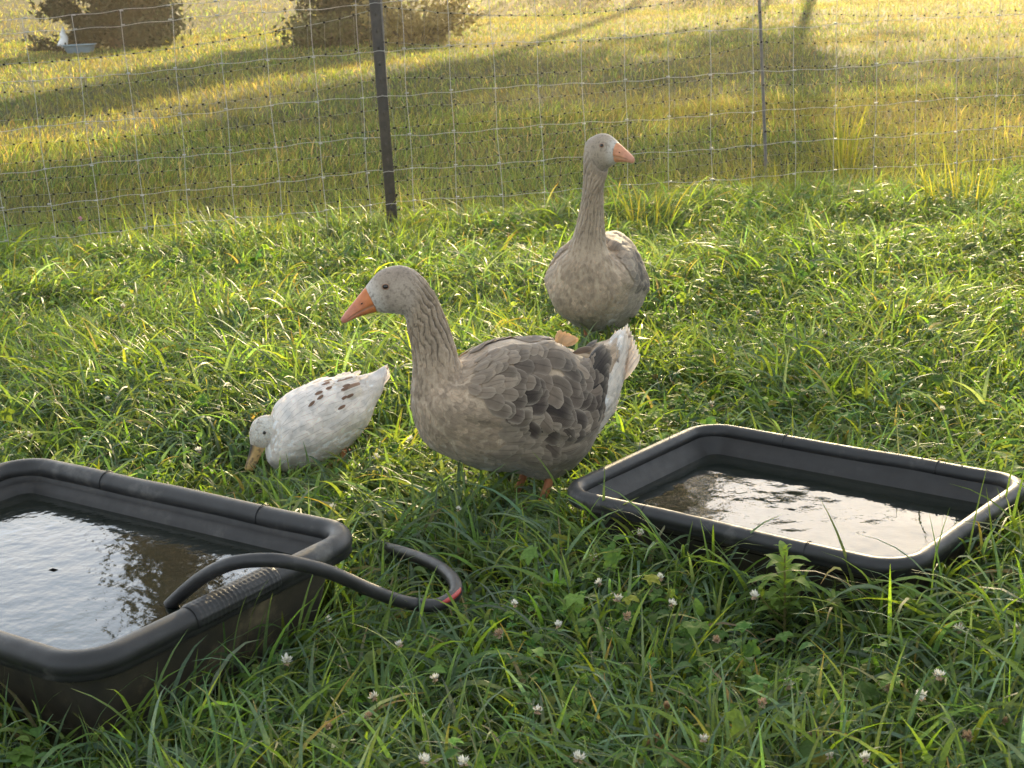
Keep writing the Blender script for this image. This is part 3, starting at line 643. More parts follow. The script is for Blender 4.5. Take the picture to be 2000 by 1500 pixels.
def goose(name, label, base, yaw, scale, kind):
    root = empty(name, base, yaw, scale); tag(root, label, 'goose', 'grey geese on the grass')
    pairs = GL.copy(); half = list(GH); bk = BKL.copy(); eye = EYE1.copy(); nos = NOS1.copy(); hy = None
    if kind == 'up':
        piv = pairs[4].mean(0); ang = radians(15); tgt = np.array([.232, 0, .770])
        def hd(p):
            d = p-piv; return np.stack([d[..., 0]*cos(ang)+d[..., 2]*-sin(ang)*-1*-1*-1 if False else d[..., 0]*cos(ang)-d[..., 2]*sin(ang), d[..., 1], d[..., 0]*sin(ang)+d[..., 2]*cos(ang)], -1)+tgt
        pairs[:5] = hd(pairs[:5]); bk = hd(bk); eye = hd(eye); nos = hd(nos)
        new = [((.178,.820),(.262,.704)),((.158,.782),(.262,.680)),((.153,.738),(.259,.655)),((.155,.69),(.258,.63)),((.157,.64),(.258,.60)),((.155,.58),(.262,.56)),((.150,.53),(.272,.515)),((.143,.49),(.290,.465)),((.135,.468),(.312,.41)),((.125,.462),(.326,.335)),((.105,.468),(.312,.245))]
        pairs[5:16] = [[(a, 0, b), (c, 0, d)] for (a, b), (c, d) in new]; pairs[:15, :, 1] += np.array([.062]*7+[.056, .050, .044, .036, .028, .020, .012, .005])[:, None]; bk[..., 1] += .062
        half[5:16] = [.044, .044, .043, .043, .045, .050, .060, .078, .102, .130, .155]
        pairs[20:, :, 2] -= np.array([.01, .035, .07, .10, .13, .15])[:, None]
        pairs[:12, :, 2] += np.array([.065]*7+[.056, .045, .034, .024, .012])[:, None]; bk[..., 2] += .065; eye[2] += .065; nos[2] += .065
        half[16:22] = [.158, .166, .168, .16, .142, .12]; half[5:11] = [.041, .040, .038, .037, .039, .044]
    if kind == 'up': bk = bk[:1]+(bk-bk[:1])*.88; half[9:15] = [.041, .048, .058, .074, .098, .124]
    C, A, B = loft_from(pairs, half)
    bC, bA, bB = loft_from(bk, BKH)
    if kind == 'up':                                 # turn the head on the neck
        full = radians(62); piv = np.array([.21, .062, 0])
        fr = np.zeros(len(C)); fr[:5] = 1; fr[5:12] = (.9, .72, .5, .32, .18, .08, .03)
        def rz(v, a):
            c, s_ = np.cos(a), np.sin(a); return np.stack([v[..., 0]*c-v[..., 1]*s_, v[..., 0]*s_+v[..., 1]*c, v[..., 2]], -1)
        C = rz(C-piv, fr*full)+piv; A = rz(A, fr*full); B = rz(B, fr*full)
        bC = rz(bC-piv, full)+piv; bA = rz(bA, full); bB = rz(bB, full)
        eye2 = lambda p: rz(p-piv, full)+piv
    lf = Loft(C, A, B)
    # small relief: neck furrows, breast lumps, keel fold
    def dfn(u, ph, P):
        nk = np.clip((u-4.6)/1.8, 0, 1)*np.clip((13.2-u)/2.5, 0, 1)*(.45+.55*np.clip(np.cos(ph*1.0)*.6+.6, 0, 1))
        w_ = vn(np.stack([u*.9, ph*2, 0*u], -1), 91)*3.2+vn(np.stack([u*3, ph*5, 0*u], -1), 92)*1.1
        g = np.abs(np.sin(ph*9.5+w_+u*.28*np.sign(np.sin(ph))))
        d = nk*(g-.55)*.0062*np.clip(.5+vn(np.stack([u*2.5, ph*6, 0*u+4], -1), 96)*1.0, .3, 1.3)
        bd = np.clip((u-12)/3, 0, 1)
        d = d+bd*(vn(P*14, 93)-.5)*.014+bd*(vn(P*40, 94)-.5)*.003
        # wing bulk
        wg = np.clip((u-14.6)/1.5, 0, 1)*np.clip((22.6-u)/1.2, 0, 1)*np.clip((1.75-np.minimum(ph % (2*pi), 2*pi-ph % (2*pi)))/.12, 0, 1)*np.clip(np.minimum(ph % (2*pi), 2*pi-ph % (2*pi))/.25-.1, 0, 1)
        return d+wg*.011
    lf.dfn = dfn
    dens = np.concatenate([np.linspace(0, 4.5, 36), np.linspace(4.5, 13.5, 190)[1:], np.linspace(13.5, 25, 120)[1:]])
    V, F, U_, Ph = lf.mesh(0, 180, dens=dens)
    Pa = np.minimum(Ph % (2*pi), 2*pi-Ph % (2*pi))
    def base_col(u, pa, P):
        g = np.array([.43, .33, .228]); k = vn(P*26, 71)[:, None]; f2 = vn(P*90, 72)[:, None]
        c = g*(.82+.32*k)*(.9+.2*f2)
        belly = np.clip((pa-2.1)/.6, 0, 1)[:, None]*np.clip((u-15)/2, 0, 1)[:, None]; c = c*(1-belly)+np.array([.40, .36, .30])*belly
        head = np.clip((6.2-u)/1.5, 0, 1)[:, None]; c = c*(1-head)+(np.array([.40, .325, .25]) if kind != 'up' else np.array([.36, .29, .215]))*head*(.85+.3*k)+0
        crown = head*np.clip((1.25-pa)/.5, 0, 1)[:, None]*np.clip((u-1.2)/1.2, 0, 1)[:, None]*(1 if kind != 'up' else .5)
        c = c*(1-.55*crown)+np.array([.26, .20, .15])*.55*crown
        white = np.clip((1.7-u)/1.2, 0, 1)[:, None]; c = c*(1-white*.7)+np.array([.62, .57, .50])*white*.7
        sp_ = np.clip((vn(P*190, 73)-.66)*9, 0, 1)[:, None]*head; c = c*(1-.5*sp_)+np.array([.13, .10, .07])*.5*sp_
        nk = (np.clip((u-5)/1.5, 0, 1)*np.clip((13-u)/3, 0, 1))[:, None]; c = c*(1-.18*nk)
        wh = np.clip((u-20.3+np.clip(pa-1.6,-1,1)*.9)/.5, 0, 1)*np.clip((pa-1.05)/.25, 0, 1); wh = np.maximum(wh, np.clip((u-22.3)/.6, 0, 1))[:, None]
        return c*(1-wh)+np.array([.78, .76, .71])*wh
    col = base_col(U_, Pa, V)
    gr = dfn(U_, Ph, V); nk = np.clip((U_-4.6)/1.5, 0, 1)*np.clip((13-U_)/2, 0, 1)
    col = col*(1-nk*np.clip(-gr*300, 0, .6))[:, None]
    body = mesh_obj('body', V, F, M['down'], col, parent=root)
    # contour feathers
    parts = []
    n = 9000; u = rng.uniform(4.5, 24.5, n); u = np.where(rng.random(n) < .62, 12.5+12*rng.random(n), u); ph = rng.uniform(-pi, pi, n)
    P, du, dp, Nn = lf.frame(u, ph); area = np.linalg.norm(np.cross(du, dp), axis=1); keep = rng.random(n) < area/np.percentile(area, 92)
    keep |= (u < 13) & (rng.random(n) < .3)
    pa = np.abs(ph); keep &= ~((u > 15.3) & (u < 22) & (pa < 1.5))
    u, ph, P = u[keep], ph[keep], P[keep]; n = len(u); pa = np.abs(ph)
    s_ = np.interp(u, [4.5, 6, 12, 15, 25], [.008, .010, .014, .022, .030])*rng.uniform(.8, 1.2, n)
    c4 = np.c_[base_col(u, pa, P)*np.exp(rng.normal(0, .13, (n, 1))), np.interp(u, [4, 13, 16, 20, 21], [.0, .2, .4, .5, .1])*rng.uniform(.3, 1.2, n)]
    parts.append(hug(lf, u, ph, s_, s_*np.interp(u, [4, 12, 15], [.35, .5, .75]), s_*.07+.0006, np.full(n, .0004), c4, rng.normal(0, .12, n), 4, 2))
    # barred flank feathers
    for sd_ in (-1, 1):
        for i, uu in enumerate(np.arange(16.6, 20.0, .42)):
            k = 7; pp = np.linspace(1.60, 2.25, k)+rng.normal(0, .05, k); uu_ = uu+rng.normal(0, .12, k)+(pp-2.0)*.5
            parts.append(hug(lf, uu_, pp*sd_, np.full(k, .058), np.full(k, .050), np.full(k, .0035), np.full(k, .003+.0002*i), jit((.30, .24, .175), k, .8), np.full(k, -.25*sd_), 7, 6))
    v, f, c, uv = join(parts); mesh_obj('plumage', v, f, M['feather'], c, uv, parent=root)
    # wings
    for sd_ in (-1, 1):
        parts = []
        # scapulars and coverts, rows from shoulder to rump
        for i, uu in enumerate(np.arange(14.7, 19.6, .47)):
            a0 = .28; a1 = np.interp(uu, [14.7, 16, 18, 20.3], [1.1, 1.5, 1.68, 1.5]); wd = np.interp(uu, [14.7, 16.5, 20], [.026, .052, .060])
            k = int((a1-a0)*.17/(wd*.50))+1; pp = np.linspace(a0, a1, k)+rng.normal(0, .05, k); uu_ = uu+rng.normal(0, .10, k)+.24*(np.arange(k) % 2)-(pp-.9)*.15
            L = np.interp(uu, [14.7, 17, 21], [.044, .084, .092])*rng.uniform(.85, 1.12, k)
            dk = np.clip((pp-.42)/.3, 0, 1)*np.clip((uu-15.2)/1.0, 0, 1)*rng.uniform(.5, 1.1, k)
            cc_ = np.array([.29, .225, .16])*(1-dk[:, None])+np.array([.075, .055, .042])*dk[:, None]
            cc_ = np.c_[cc_*np.exp(rng.normal(0, .2, (k, 1))), np.interp(pp, [.3, 1.2, 1.6], [.6, .75, 1.0])*rng.uniform(.6, 1, k)]
            parts.append(hug(lf, uu_, pp*sd_, L, np.full(k, wd)*rng.uniform(.85, 1.15, k), np.full(k, .0062), np.full(k, .0052-.0003*i), cc_, rng.normal(.10*sd_, .2, k), 11, 6, .62))
        # long dark flight feathers showing behind the coverts
        k = 13; pp = np.linspace(.34, 1.50, k); uu_ = np.interp(pp, [.3, .8, 1.5], [19.3, 19.5, 19.1])+rng.normal(0, .05, k)
        cc_ = jit((.038, .029, .023), k, .6, .1)
        parts.append(hug(lf, uu_, pp*sd_, np.interp(pp, [.3, .8, 1.5], [.145, .150, .095]), np.full(k, .048), np.full(k, .008), .0035-.0006*np.arange(k)*.3, cc_, np.full(k, -.12*sd_), 12, 6, .8))
        v, f, c, uv = join(parts); mesh_obj('wing', v, f, M['feather'], c, uv, parent=root)
    # tail fan and ragged rump
    E_ = crom(lf.K, np.array([23.2]))[0]; T0 = E_[0]; tipd = local(BASE1, YAW1, 1219, 632)-T0 if kind != 'up' else np.array([-.09, 0, .09])
    tip1 = local(BASE1, YAW1, 1224, 640)-crom(Loft(*loft_from(GL, GH)).K, np.array([23.2]))[0][0]; tip1 = tip1*np.array([1, 1, .35]) if kind == 'up' else tip1; k = 15; an = np.linspace(-1, 1, k); P = np.array([T0+np.array([0, a*.045, .012-abs(a)*.035]) for a in an])
    dv = tip1/np.linalg.norm(tip1); D = np.array([dv+np.array([.0, a*.42, -.22*abs(a)**1.3]) for a in an]); L = np.linalg.norm(tip1)*(1.02-.12*np.abs(an))
    up = np.cross(dv, [0, 1, 0]); up = up if up[2] > 0 else -up
    cc_ = jit((.66, .62, .55), k, .9, .06); cc_[3:12:3, :3] = (.15, .12, .10)
    pr = [free(P, D, np.tile(up, (k, 1)), L, .036, cc_, .02)]
    k = 9; an = np.linspace(-1, 1, k); P = np.array([T0+np.array([.035, a*.04, .02-abs(a)*.03]) for a in an]); D = np.array([dv+np.array([0, a*.35, .05-.15*abs(a)]) for a in an])
    cc_ = jit((.17, .14, .11), k, .9, .15); pr.append(free(P, D, np.tile(up, (k, 1)), .085, .030, cc_, .03))
    for sd_ in (-1, 1):
        k = 16; pr.append(hug(lf, rng.uniform(21.2, 23.6, k), rng.uniform(.9, 2.3, k)*sd_, rng.uniform(.06, .10, k), np.full(k, .034), np.full(k, .012), np.full(k, .003), jit((.74, .70, .62), k, .5, .06), rng.normal(-.1*sd_, .15, k), 8, 4))
    n = 620; u = rng.uniform(21., 24.9, n); ph = rng.uniform(1.0, 2*pi-1.0, n); pa = np.minimum(ph, 2*pi-ph)
    cw = jit((.76, .73, .66), n, .2, .05); s_ = rng.uniform(.02, .042, n)
    pr.append(hug(lf, u, ph, s_, s_*.5, s_*.22, np.full(n, .001), cw, rng.normal(0, .25, n), 5, 2))
    v, f, c, uv = join(pr); mesh_obj('tail', v, f, M['wfeather'], c, uv, parent=root)
    # ruffled tuft standing up off the back
    if kind != 'up':
        q = local(BASE1, YAW1, 1088, 676); q2 = local(BASE1, YAW1, 1108, 647)
        k = 6; P = np.array([q+np.array([-.004*i, -.01+.004*i, 0]) for i in range(k)]); D = np.array([(q2-q)+np.array([-.011*(i-1.5), .0, -.002*i]) for i in range(k)])
        v, f, c, uv = free(P, D, np.tile([.2, 1, .1], (k, 1)), .046, .020, jit((.62, .40, .20), k, .3, .08), .05, fray=.10); mesh_obj('feather_tuft', v, f, M['feather'], c, uv, parent=root)
        q = local(BASE1, YAW1, 1118, 690); q2 = local(BASE1, YAW1, 1165, 687); k = 10
        P = np.array([q+np.array([-.004*i, .02*sin(i*2.), -.002*i]) for i in range(k)]); D = np.array([(q2-q)+np.array([.0, .03*sin(i*1.7), .016*cos(i*2.3)]) for i in range(k)])
        cc_ = jit((.50, .38, .25), k, .7, .15); cc_[::3, :3] = (.1, .08, .065)
        pr = [free(P, D, np.tile([.1, .9, .5], (k, 1)), .062, .022, cc_, .06, fray=.06)]
        q = local(BASE1, YAW1, 1008, 697); v, f, c, uv = free([q+np.array([0, .10, 0])], [[-1, .1, -.2]], [[0, .8, .6]], .03, .016, np.array([[.75, .72, .66, 0]])); mesh_obj('white_feather', v, f, M['feather'], c, uv, parent=root)
        v, f, c, uv = join(pr); mesh_obj('ruffled_feathers', v, f, M['feather'], c, uv, parent=root)
    # beak
    bl = Loft(bC, bA, bB)
    def bd(u, ph, P):
        pa = np.minimum(ph % (2*pi), 2*pi-ph % (2*pi)); return -.0022*np.exp(-((pa-1.95)/.13)**2)*np.clip((4.2-u)/1, 0, 1)+.0012*np.exp(-((pa-1.7)/.12)**2)*np.clip((4.2-u)/1, 0, 1)
    bl.dfn = bd; V, F, U_, Ph = bl.mesh(40, 48); pa = np.minimum(Ph % (2*pi), 2*pi-Ph % (2*pi))
    co = np.array([.62, .20, .055])*(1-U_[:, None]/5)+np.array([.55, .23, .17])*U_[:, None]/5
    sl_ = np.exp(-((pa-1.95)/.10)**2)[:, None]*np.clip((4-U_)/1, 0, 1)[:, None]; co = co*(1-.5*sl_)+np.array([.5, .38, .30])*.5*sl_
    if kind == 'up': co = co*.55+np.array([.62, .36, .22])*.45
    beak = mesh_obj('beak', V, F, M['horn'], co, parent=root)
    # eyes, nostrils
    for sd_ in (-1, 1):
        if kind == 'up':
            base_lf = Loft(*loft_from(pairs, half)); P, Nn, u, p = base_lf.find(eye, sd_, 0, 4); P, Nn = eye2(P), rz(Nn, full); bl0 = Loft(*loft_from(bk, BKH)); Q, N3, _, _ = bl0.find(nos, sd_); Q, N3 = eye2(Q), rz(N3, full)
        else: P, Nn, u, p = lf.find(eye, sd_, 0, 4); Q, N3, _, _ = Loft(bC, bA, bB).find(nos, sd_)
        v, f = sphere(P-Nn*.0035, .0082, 16, 20); c3 = np.tile([.012, .007, .004], (len(v), 1)); e_ = mesh_obj('eye', v, f, M['eye'], parent=root)
        T1 = np.cross(Nn, [0, 0, 1]); T1 /= np.linalg.norm(T1); T2 = np.cross(Nn, T1)
        v, f = tube([P+Nn*.0012+(T1*cos(a)*.0092+T2*sin(a)*.0070) for a in np.linspace(0, 2*pi, 30)], .0013, 6, caps=False); mesh_obj('eye_rim', v, f, M['eyering'], parent=e_)
        v, f = tube([Q+N3*.0006-bA[0]*0, Q+N3*.0006+(bC[3]-bC[1])*.12], .0016, 6, 6); mesh_obj('nostril', v, f, M['eye'], parent=beak)
    # legs with webbed feet
    for sd_, fx in ((1, .0), (-1, .035)):
        P = [(-.03+fx, sd_*.06, .20), (-.025+fx, sd_*.062, .125), (-.035+fx, sd_*.062, .085), (-.005+fx, sd_*.062, .02), (.0+fx, sd_*.062, .012)]
        a = tube(P, [.03, .016, .0125, .0095, .012], 10, 16); toes = []
        for q in (-.45, 0, .45):
            toes.append(tube([(fx, sd_*.062, .012), (fx+.045*cos(q), sd_*.062+.045*sin(q), .014), (fx+.085*cos(q), sd_*.062+.085*sin(q), .004)], [.008, .0065, .003], 6, 8))
        web = np.array([(fx, sd_*.062, .010)]+[(fx+r_*cos(q), sd_*.062+r_*sin(q), .006) for q, r_ in ((-.45, .08), (-.22, .066), (0, .08), (.22, .066), (.45, .08))]); wf_ = np.array([(0, 1, 2, 3), (0, 3, 4, 5)])
        v, f, _, _ = join([a]+toes+[(web, wf_), (web-np.array([0, 0, .003]), wf_[:, ::-1])]); mesh_obj('leg', v, f, M['horn'], np.tile([.50, .20, .10], (len(v), 1)), parent=root)
    return root, lf
goose('goose', 'large grey brown goose side on between the tubs, orange beak pointing left', BASE1, YAW1, 1., 'side')
goose('goose', 'upright goose at the back by the fence, neck stretched and head turned right', G(1176, 690), radians(250), .985, 'up')

# ---- white duck
DB = G(640, 915); DY = pi+radians(20); dl = lambda p: local(DB, DY, *p)
def pr_(L): return np.array([[dl(a), dl(b)] for a, b in L])
DK = pr_([((521,880),(521,897)),((527,848),(524,907)),((534,810),(543,917)),((550,786),(574,918)),((578,765),(604,910)),((608,751),(634,896)),((642,740),(664,882)),((672,738),(692,858)),((698,738),(713,828)),((720,732),(728,796)),((738,724),(742,766)),((752,716),(755,728))])
DH = [.012, .050, .078, .092, .100, .102, .097, .084, .066, .050, .036, .018]
DHd = pr_([((490,869),(517,874)),((487,853),(523,871)),((489,836),(531,869)),((496,822),(540,866)),((509,814),(546,868)),((524,811),(545,878)),((540,817),(541,888)),((556,828),(543,898)),((574,842),(556,904))])
DHH = [.0125, .018, .0225, .0255, .027, .027, .0275, .033, .04]
duck = empty('duck', DB, DY); tag(duck, 'small white duck with brown flecks, lowering its bill into the grass', 'duck')
db = Loft(*loft_from(DK, DH)); db.dfn = lambda u, ph, P: (vn(P*22, 101)-.5)*.008+(vn(P*60, 102)-.5)*.002
dh = Loft(*loft_from(DHd, DHH)); dh.dfn = lambda u, ph, P: (vn(P*60, 103)-.5)*.002
V1, F1, U1, Q1 = db.mesh(130, 120); V2, F2, U2_, Q2 = dh.mesh(80, 80)
def dcol(u, ph, P):
    c = np.array([.86, .85, .82])*(.93+.09*vn(P*40, 104)[:, None]); pa = np.minimum(ph % (2*pi), 2*pi-ph % (2*pi))
    dirt = np.clip((pa-2.0)/.9, 0, 1)[:, None]*.35; c = c*(1-dirt)+np.array([.45, .42, .33])*dirt; return c  # duller, browner tone towards the belly
c1 = dcol(U1, Q1, V1); k = vn(V2*70, 105)[:, None]; c2 = np.array([.72, .69, .62])*(.85+.2*k)
sp_ = np.clip((vn(V2*150, 106)-.68)*8, 0, 1)[:, None]*np.clip((5-U2_)/1, 0, 1)[:, None]; c2 = c2*(1-.6*sp_)+np.array([.16, .11, .08])*.6*sp_
jaw = (np.clip(1.2-U2_/1.5, 0, 1)*.6)[:, None]; c2 = c2*(1-jaw)+np.array([.42, .33, .22])*jaw
v, f, c, _ = join([(V1, F1, c1), (V2, F2, c2)]); mesh_obj('body', v, f, M['down'], c, parent=duck)
parts = []; n = 3000; u = rng.uniform(.6, 10.6, n); ph = rng.uniform(-pi, pi, n); P = db.frame(u, ph)[0]; s_ = rng.uniform(.012, .022, n)
parts.append(hug(db, u, ph, s_, s_*.6, s_*.08+.0006, np.full(n, .0003), np.c_[dcol(u, ph, P), np.full(n, .0)], rng.normal(0, .15, n), 4, 2))
n = 900; u = rng.uniform(1, 8, n); ph = rng.uniform(-pi, pi, n); P = dh.frame(u, ph)[0]; s_ = rng.uniform(.005, .009, n)
parts.append(hug(dh, u, ph, s_, s_*.5, s_*.10+.0004, np.full(n, .0002), np.c_[np.tile([.72, .69, .63], (n, 1)), np.zeros(n)], rng.normal(0, .15, n), 3, 2))
v, f, c, uv = join(parts); mesh_obj('plumage', v, f, M['wfeather'], c, uv, parent=duck)
for sd_ in (-1, 1):
    parts = []
    for i, uu in enumerate(np.arange(2.2, 7.1, .42)):
        k = 9 if uu > 3 else 6; pp = np.linspace(.18, 1.75 if uu > 3 else 1.3, k)+rng.normal(0, .03, k); cc_ = jit((.86, .85, .82), k, .0, .04)
        br = rng.random(k) < (.24 if 4.2 < uu < 6.8 else .0); br &= (pp < 1.25); cc_[br, :3] = (.24, .15, .10)
        parts.append(hug(db, uu+rng.normal(0, .16, k), pp*sd_, np.where(br, .026, .042+.004*i)*rng.uniform(.8, 1.1, k), np.where(br, .010, np.full(k, .034)), np.full(k, .0032), np.where(br, .0055, .0030), cc_, rng.normal(-.05*sd_, .15, k), 7, 4))
    k = 7; pp = np.linspace(.2, .95, k); cc_ = jit((.78, .75, .68), k, .3, .05); cc_[[1, 4], :3] = (.36, .24, .16)
    parts.append(hug(db, np.full(k, 6.2), pp*sd_, np.full(k, .085), np.full(k, .026), np.full(k, .010), np.full(k, .003), cc_, np.full(k, -.1*sd_), 10, 4, .8))
    v, f, c, uv = join(parts); mesh_obj('wing', v, f, M['wfeather'], c, uv, parent=duck)
k = 11; an = np.linspace(-1, 1, k); T0 = crom(db.K, np.array([9.3]))[0, 0]; dv = dl((756, 714))-T0; dn = dv/np.linalg.norm(dv); up = np.cross(dn, [0, 1, 0]); up = up if up[2] > 0 else -up
cc_ = jit((.76, .73, .68), k, .3, .05); cc_[[3, 4, 6], :3] = (.22, .15, .11)
pr = [free([T0+np.array([0, a*.022, .006-.01*abs(a)]) for a in an], [dn+np.array([0, a*.3, -.1*abs(a)]) for a in an], np.tile(up, (k, 1)), np.linalg.norm(dv)*(1.02-.12*np.abs(an)), .022, cc_, .02)]
q = dl((652, 738)); k = 7; pr.append(free([q+np.array([-.012*i, .012*sin(i*2), -.002]) for i in range(k)], [[-.5, .5*sin(i*1.9), .35] for i in range(k)], np.tile([0, .3, 1], (k, 1)), .028, .018, jit((.80, .77, .70), k, .0, .03), .25, fray=.1))
q = dl((688, 745)); v, f, c, uv = join(pr[1:]); mesh_obj('ruffled_feathers', v, f, M['wfeather'], c, uv, parent=duck)
v, f, c, uv = join([free([q+np.array([-.003*i, .01*i-.01, 0]) for i in range(4)], [[-.3, .2*i-.3, .6] for i in range(4)], np.tile([1, .2, .4], (4, 1)), .022, .016, jit((.8, .77, .7), 4, .0, .03), .3, fray=.15)]); mesh_obj('curled_feather', v, f, M['wfeather'], c, uv, parent=duck); pr = pr[:1]
v, f, c, uv = join(pr); mesh_obj('tail', v, f, M['wfeather'], c, uv, parent=duck)
BD = pr_([((489,867),(518,874)),((487,880),(512,886)),((484,893),(505,898)),((480,906),(500,910)),((478,915),(497,917)),((479,919),(494,920))])
bl = Loft(*loft_from(BD, [.0125, .0115, .0125, .014, .0115, .005])); V, F, U_, Ph = bl.mesh(36, 32); pa = np.minimum(Ph % (2*pi), 2*pi-Ph % (2*pi))
co = np.tile([.60, .40, .17], (len(V), 1)); dk = np.clip((1.0-pa)/.5+vn(V*90, 107)-.3, 0, 1)*np.clip(1.6-U_/2.5, 0, 1); dk = np.maximum(dk, np.clip((vn(V*160, 108)-.6)*6, 0, 1)*.7); co = co*(1-dk[:, None])+np.array([.06, .055, .05])*dk[:, None]
mesh_obj('bill', V, F, M['horn'], co, parent=duck)
for sd_ in (-1, 1):
    P, Nn, u, p = dh.find(dl((513, 841)), sd_, 0, 5); v, f = sphere(P-Nn*.0022, .0056, 14, 18); mesh_obj('eye', v, f, M['eye'], parent=duck)
    q = dl((662, 888)); w_ = dl((620, 912)); y = sd_*.045
    v1 = tube([(q[0]-.01, y, q[2]+.03), (q[0], y, q[2]), ((q[0]+w_[0])/2, y, .03), (w_[0]-.02, y, .012)], [.02, .009, .007, .007], 8, 14); toes = []
    for a in (-.45, 0, .45): toes.append(tube([(w_[0]-.02, y, .012), (w_[0]+.02*cos(a)+.01, y+.045*sin(a), .008)], [.006, .003], 6, 4))
    b0 = np.array([(w_[0]-.02, y, .011)]+[(w_[0]-.02+r_*cos(a), y+r_*sin(a), .007) for a, r_ in ((-.45, .048), (-.2, .04), (0, .048), (.2, .04), (.45, .048))]); wf_ = np.array([(0, 1, 2, 3), (0, 3, 4, 5)])
    v, f, _, _ = join([v1]+toes+[(b0, wf_), (b0-np.array([0, 0, .003]), wf_[:, ::-1])]); mesh_obj('leg', v, f, M['horn'], np.tile([.52, .22, .09], (len(v), 1)), parent=duck)


# ------------------------------------------------------------------ single plants
def ball_flower(r, seed, dry=0):
    g = np.random.default_rng(seed); n = 46; pet, fc = leaflet(1, .2, .5, 2); P = []; A = []; k = 0
    dirs = g.normal(size=(n, 3)); dirs[:, 2] = np.abs(dirs[:, 2])*1.0-.35; dirs /= np.linalg.norm(dirs, axis=1)[:, None]
    for d in dirs:
        t_ = np.cross(d, [0, 0, 1.]); t_ /= np.linalg.norm(t_)+1e-6; b_ = np.cross(d, t_); L = r*g.uniform(.75, 1.1)*(1 if d[2] > -.1 else 1.25)
        if d[2] < -.05: d = d*.6+np.array([0, 0, -.5])
        Vp = pet[:, :1]*d*L+pet[:, 1:2]*t_*L*1.1+pet[:, 2:]*b_*L+np.array([0, 0, r*.2])
        P.append((Vp, fc)); c = np.array([.80, .79, .72]) if g.random() > dry and d[2] > -.2 else np.array([.50, .36, .24]); A.append(np.tile(c*g.uniform(.85, 1.05), (len(Vp), 1)))
    v, f, _, _ = join(P); return v, f, np.concatenate(A)
protos = []
for i, (dry) in enumerate((0., .1, .25, .85)):
    v, f, c = ball_flower(.0105, 40+i, dry); hd_ = mesh_obj('clover_flower', v, f, M['petal'], c)
    v, f = tube([(0, 0, 0), (.003, .002, -.04), (-.004, .0, -.10)], .0009, 5, 8); st_ = mesh_obj('stem', v, f, M['leaf'], np.tile([.1, .16, .04], (len(v), 1)), parent=hd_)
    protos.append((hd_, st_))
FL = [(1170, 1138), (1206, 1168), (1290, 1128), (1312, 1180), (1473, 1163), (1050, 1388), (1374, 1442), (1540, 1338), (1800, 1358), (1874, 1228), (1835, 1320), (985, 905), (895, 995),
      (828, 1485), (905, 1488), (850, 1325), (730, 1362), (780, 1258), (425, 798), (388, 880), (240, 598), (1160, 1090), (1985, 1225), (1928, 1060), (1250, 1040), (640, 1210), (560, 1290), (1690, 1480),
      (1130, 1480), (1620, 1475), (735, 893), (802, 858), (1330, 860), (1390, 790), (1610, 650), (1480, 610), (300, 640), (60, 850), (210, 780), (520, 620), (440, 600), (650, 990), (1760, 700), (1840, 800), (980, 650), (1005, 1180), (1090, 1220)]
FD = [(1225, 1205), (975, 1240), (1735, 1345), (1890, 1440), (1490, 1375), (720, 1400), (1720, 560), (1960, 1410), (1400, 1250), (640, 1420)]
def inst(o, name=None):
    c = o.copy(); S.collection.objects.link(c); return c
used = set(); ORD = ['leftmost', 'second from left', 'third from left', 'fourth from left', 'fifth from left', 'sixth from left', 'seventh from left', 'eighth from left', 'ninth from left', 'tenth from left', 'eleventh from left', 'twelfth from left', 'thirteenth from left']
def zone(px, py):
    if py > 1280: return 'along the bottom edge left of centre' if px < 950 else 'in the bottom right foreground'
    if py > 1010: return 'between hose and tall weed' if px < 1520 else ('below the right hand tub' if px > 1650 else 'by the tall weed')
    if px < 520: return 'left of the duck'
    if px < 1000: return 'around the duck and front goose' if py > 780 else 'behind the duck'
    return 'right of the rear goose' if py < 720 else 'behind the right hand tub'
ALL = [(p, 0) for p in FL]+[(p, 1) for p in FD]
for i, ((px, py), dr) in enumerate(ALL):
    z = rng.uniform(.125, .165) if py > 1000 else rng.uniform(.11, .14); p = G(px, py, z); k = 3 if dr else int(rng.integers(0, 3))
    hd_, st_ = protos[k]
    if k in used: h2 = inst(hd_); s2 = inst(st_); s2.parent = h2
    else: h2, s2 = hd_, st_; used.add(k)
    h2.location = tuple(p); h2.rotation_euler = (rng.normal(0, .25), rng.normal(0, .25), rng.uniform(0, 6)); h2.scale = (rng.uniform(.95, 1.35),)*3
    zn = zone(px, py); same = sorted(q for q, d in ALL if d == dr and zone(*q) == zn); r_ = ORD[same.index((px, py))] if len(same) > 1 else 'only one'
    tag(h2, ('withered brown' if dr else 'white')+' clover flower '+zn+', '+r_+' there', 'flower', 'withered clover flowers' if dr else 'white clover flowers in the grass')
v, f, c = ball_flower(.016, 77, 0); p = G(157, 428, .16); o = mesh_obj('pink_clover_flower', v, f, M['petal'], np.tile([.55, .22, .42], (len(v), 1))); o.location = tuple(p); tag(o, 'single pink clover flower standing behind the wire fence at the left', 'flower')
v, f = tube([(0, 0, 0), (.01, 0, -.16)], .0014, 5, 5); mesh_obj('stem', v, f, M['leaf'], np.tile([.1, .15, .04], (len(v), 1)), parent=o)

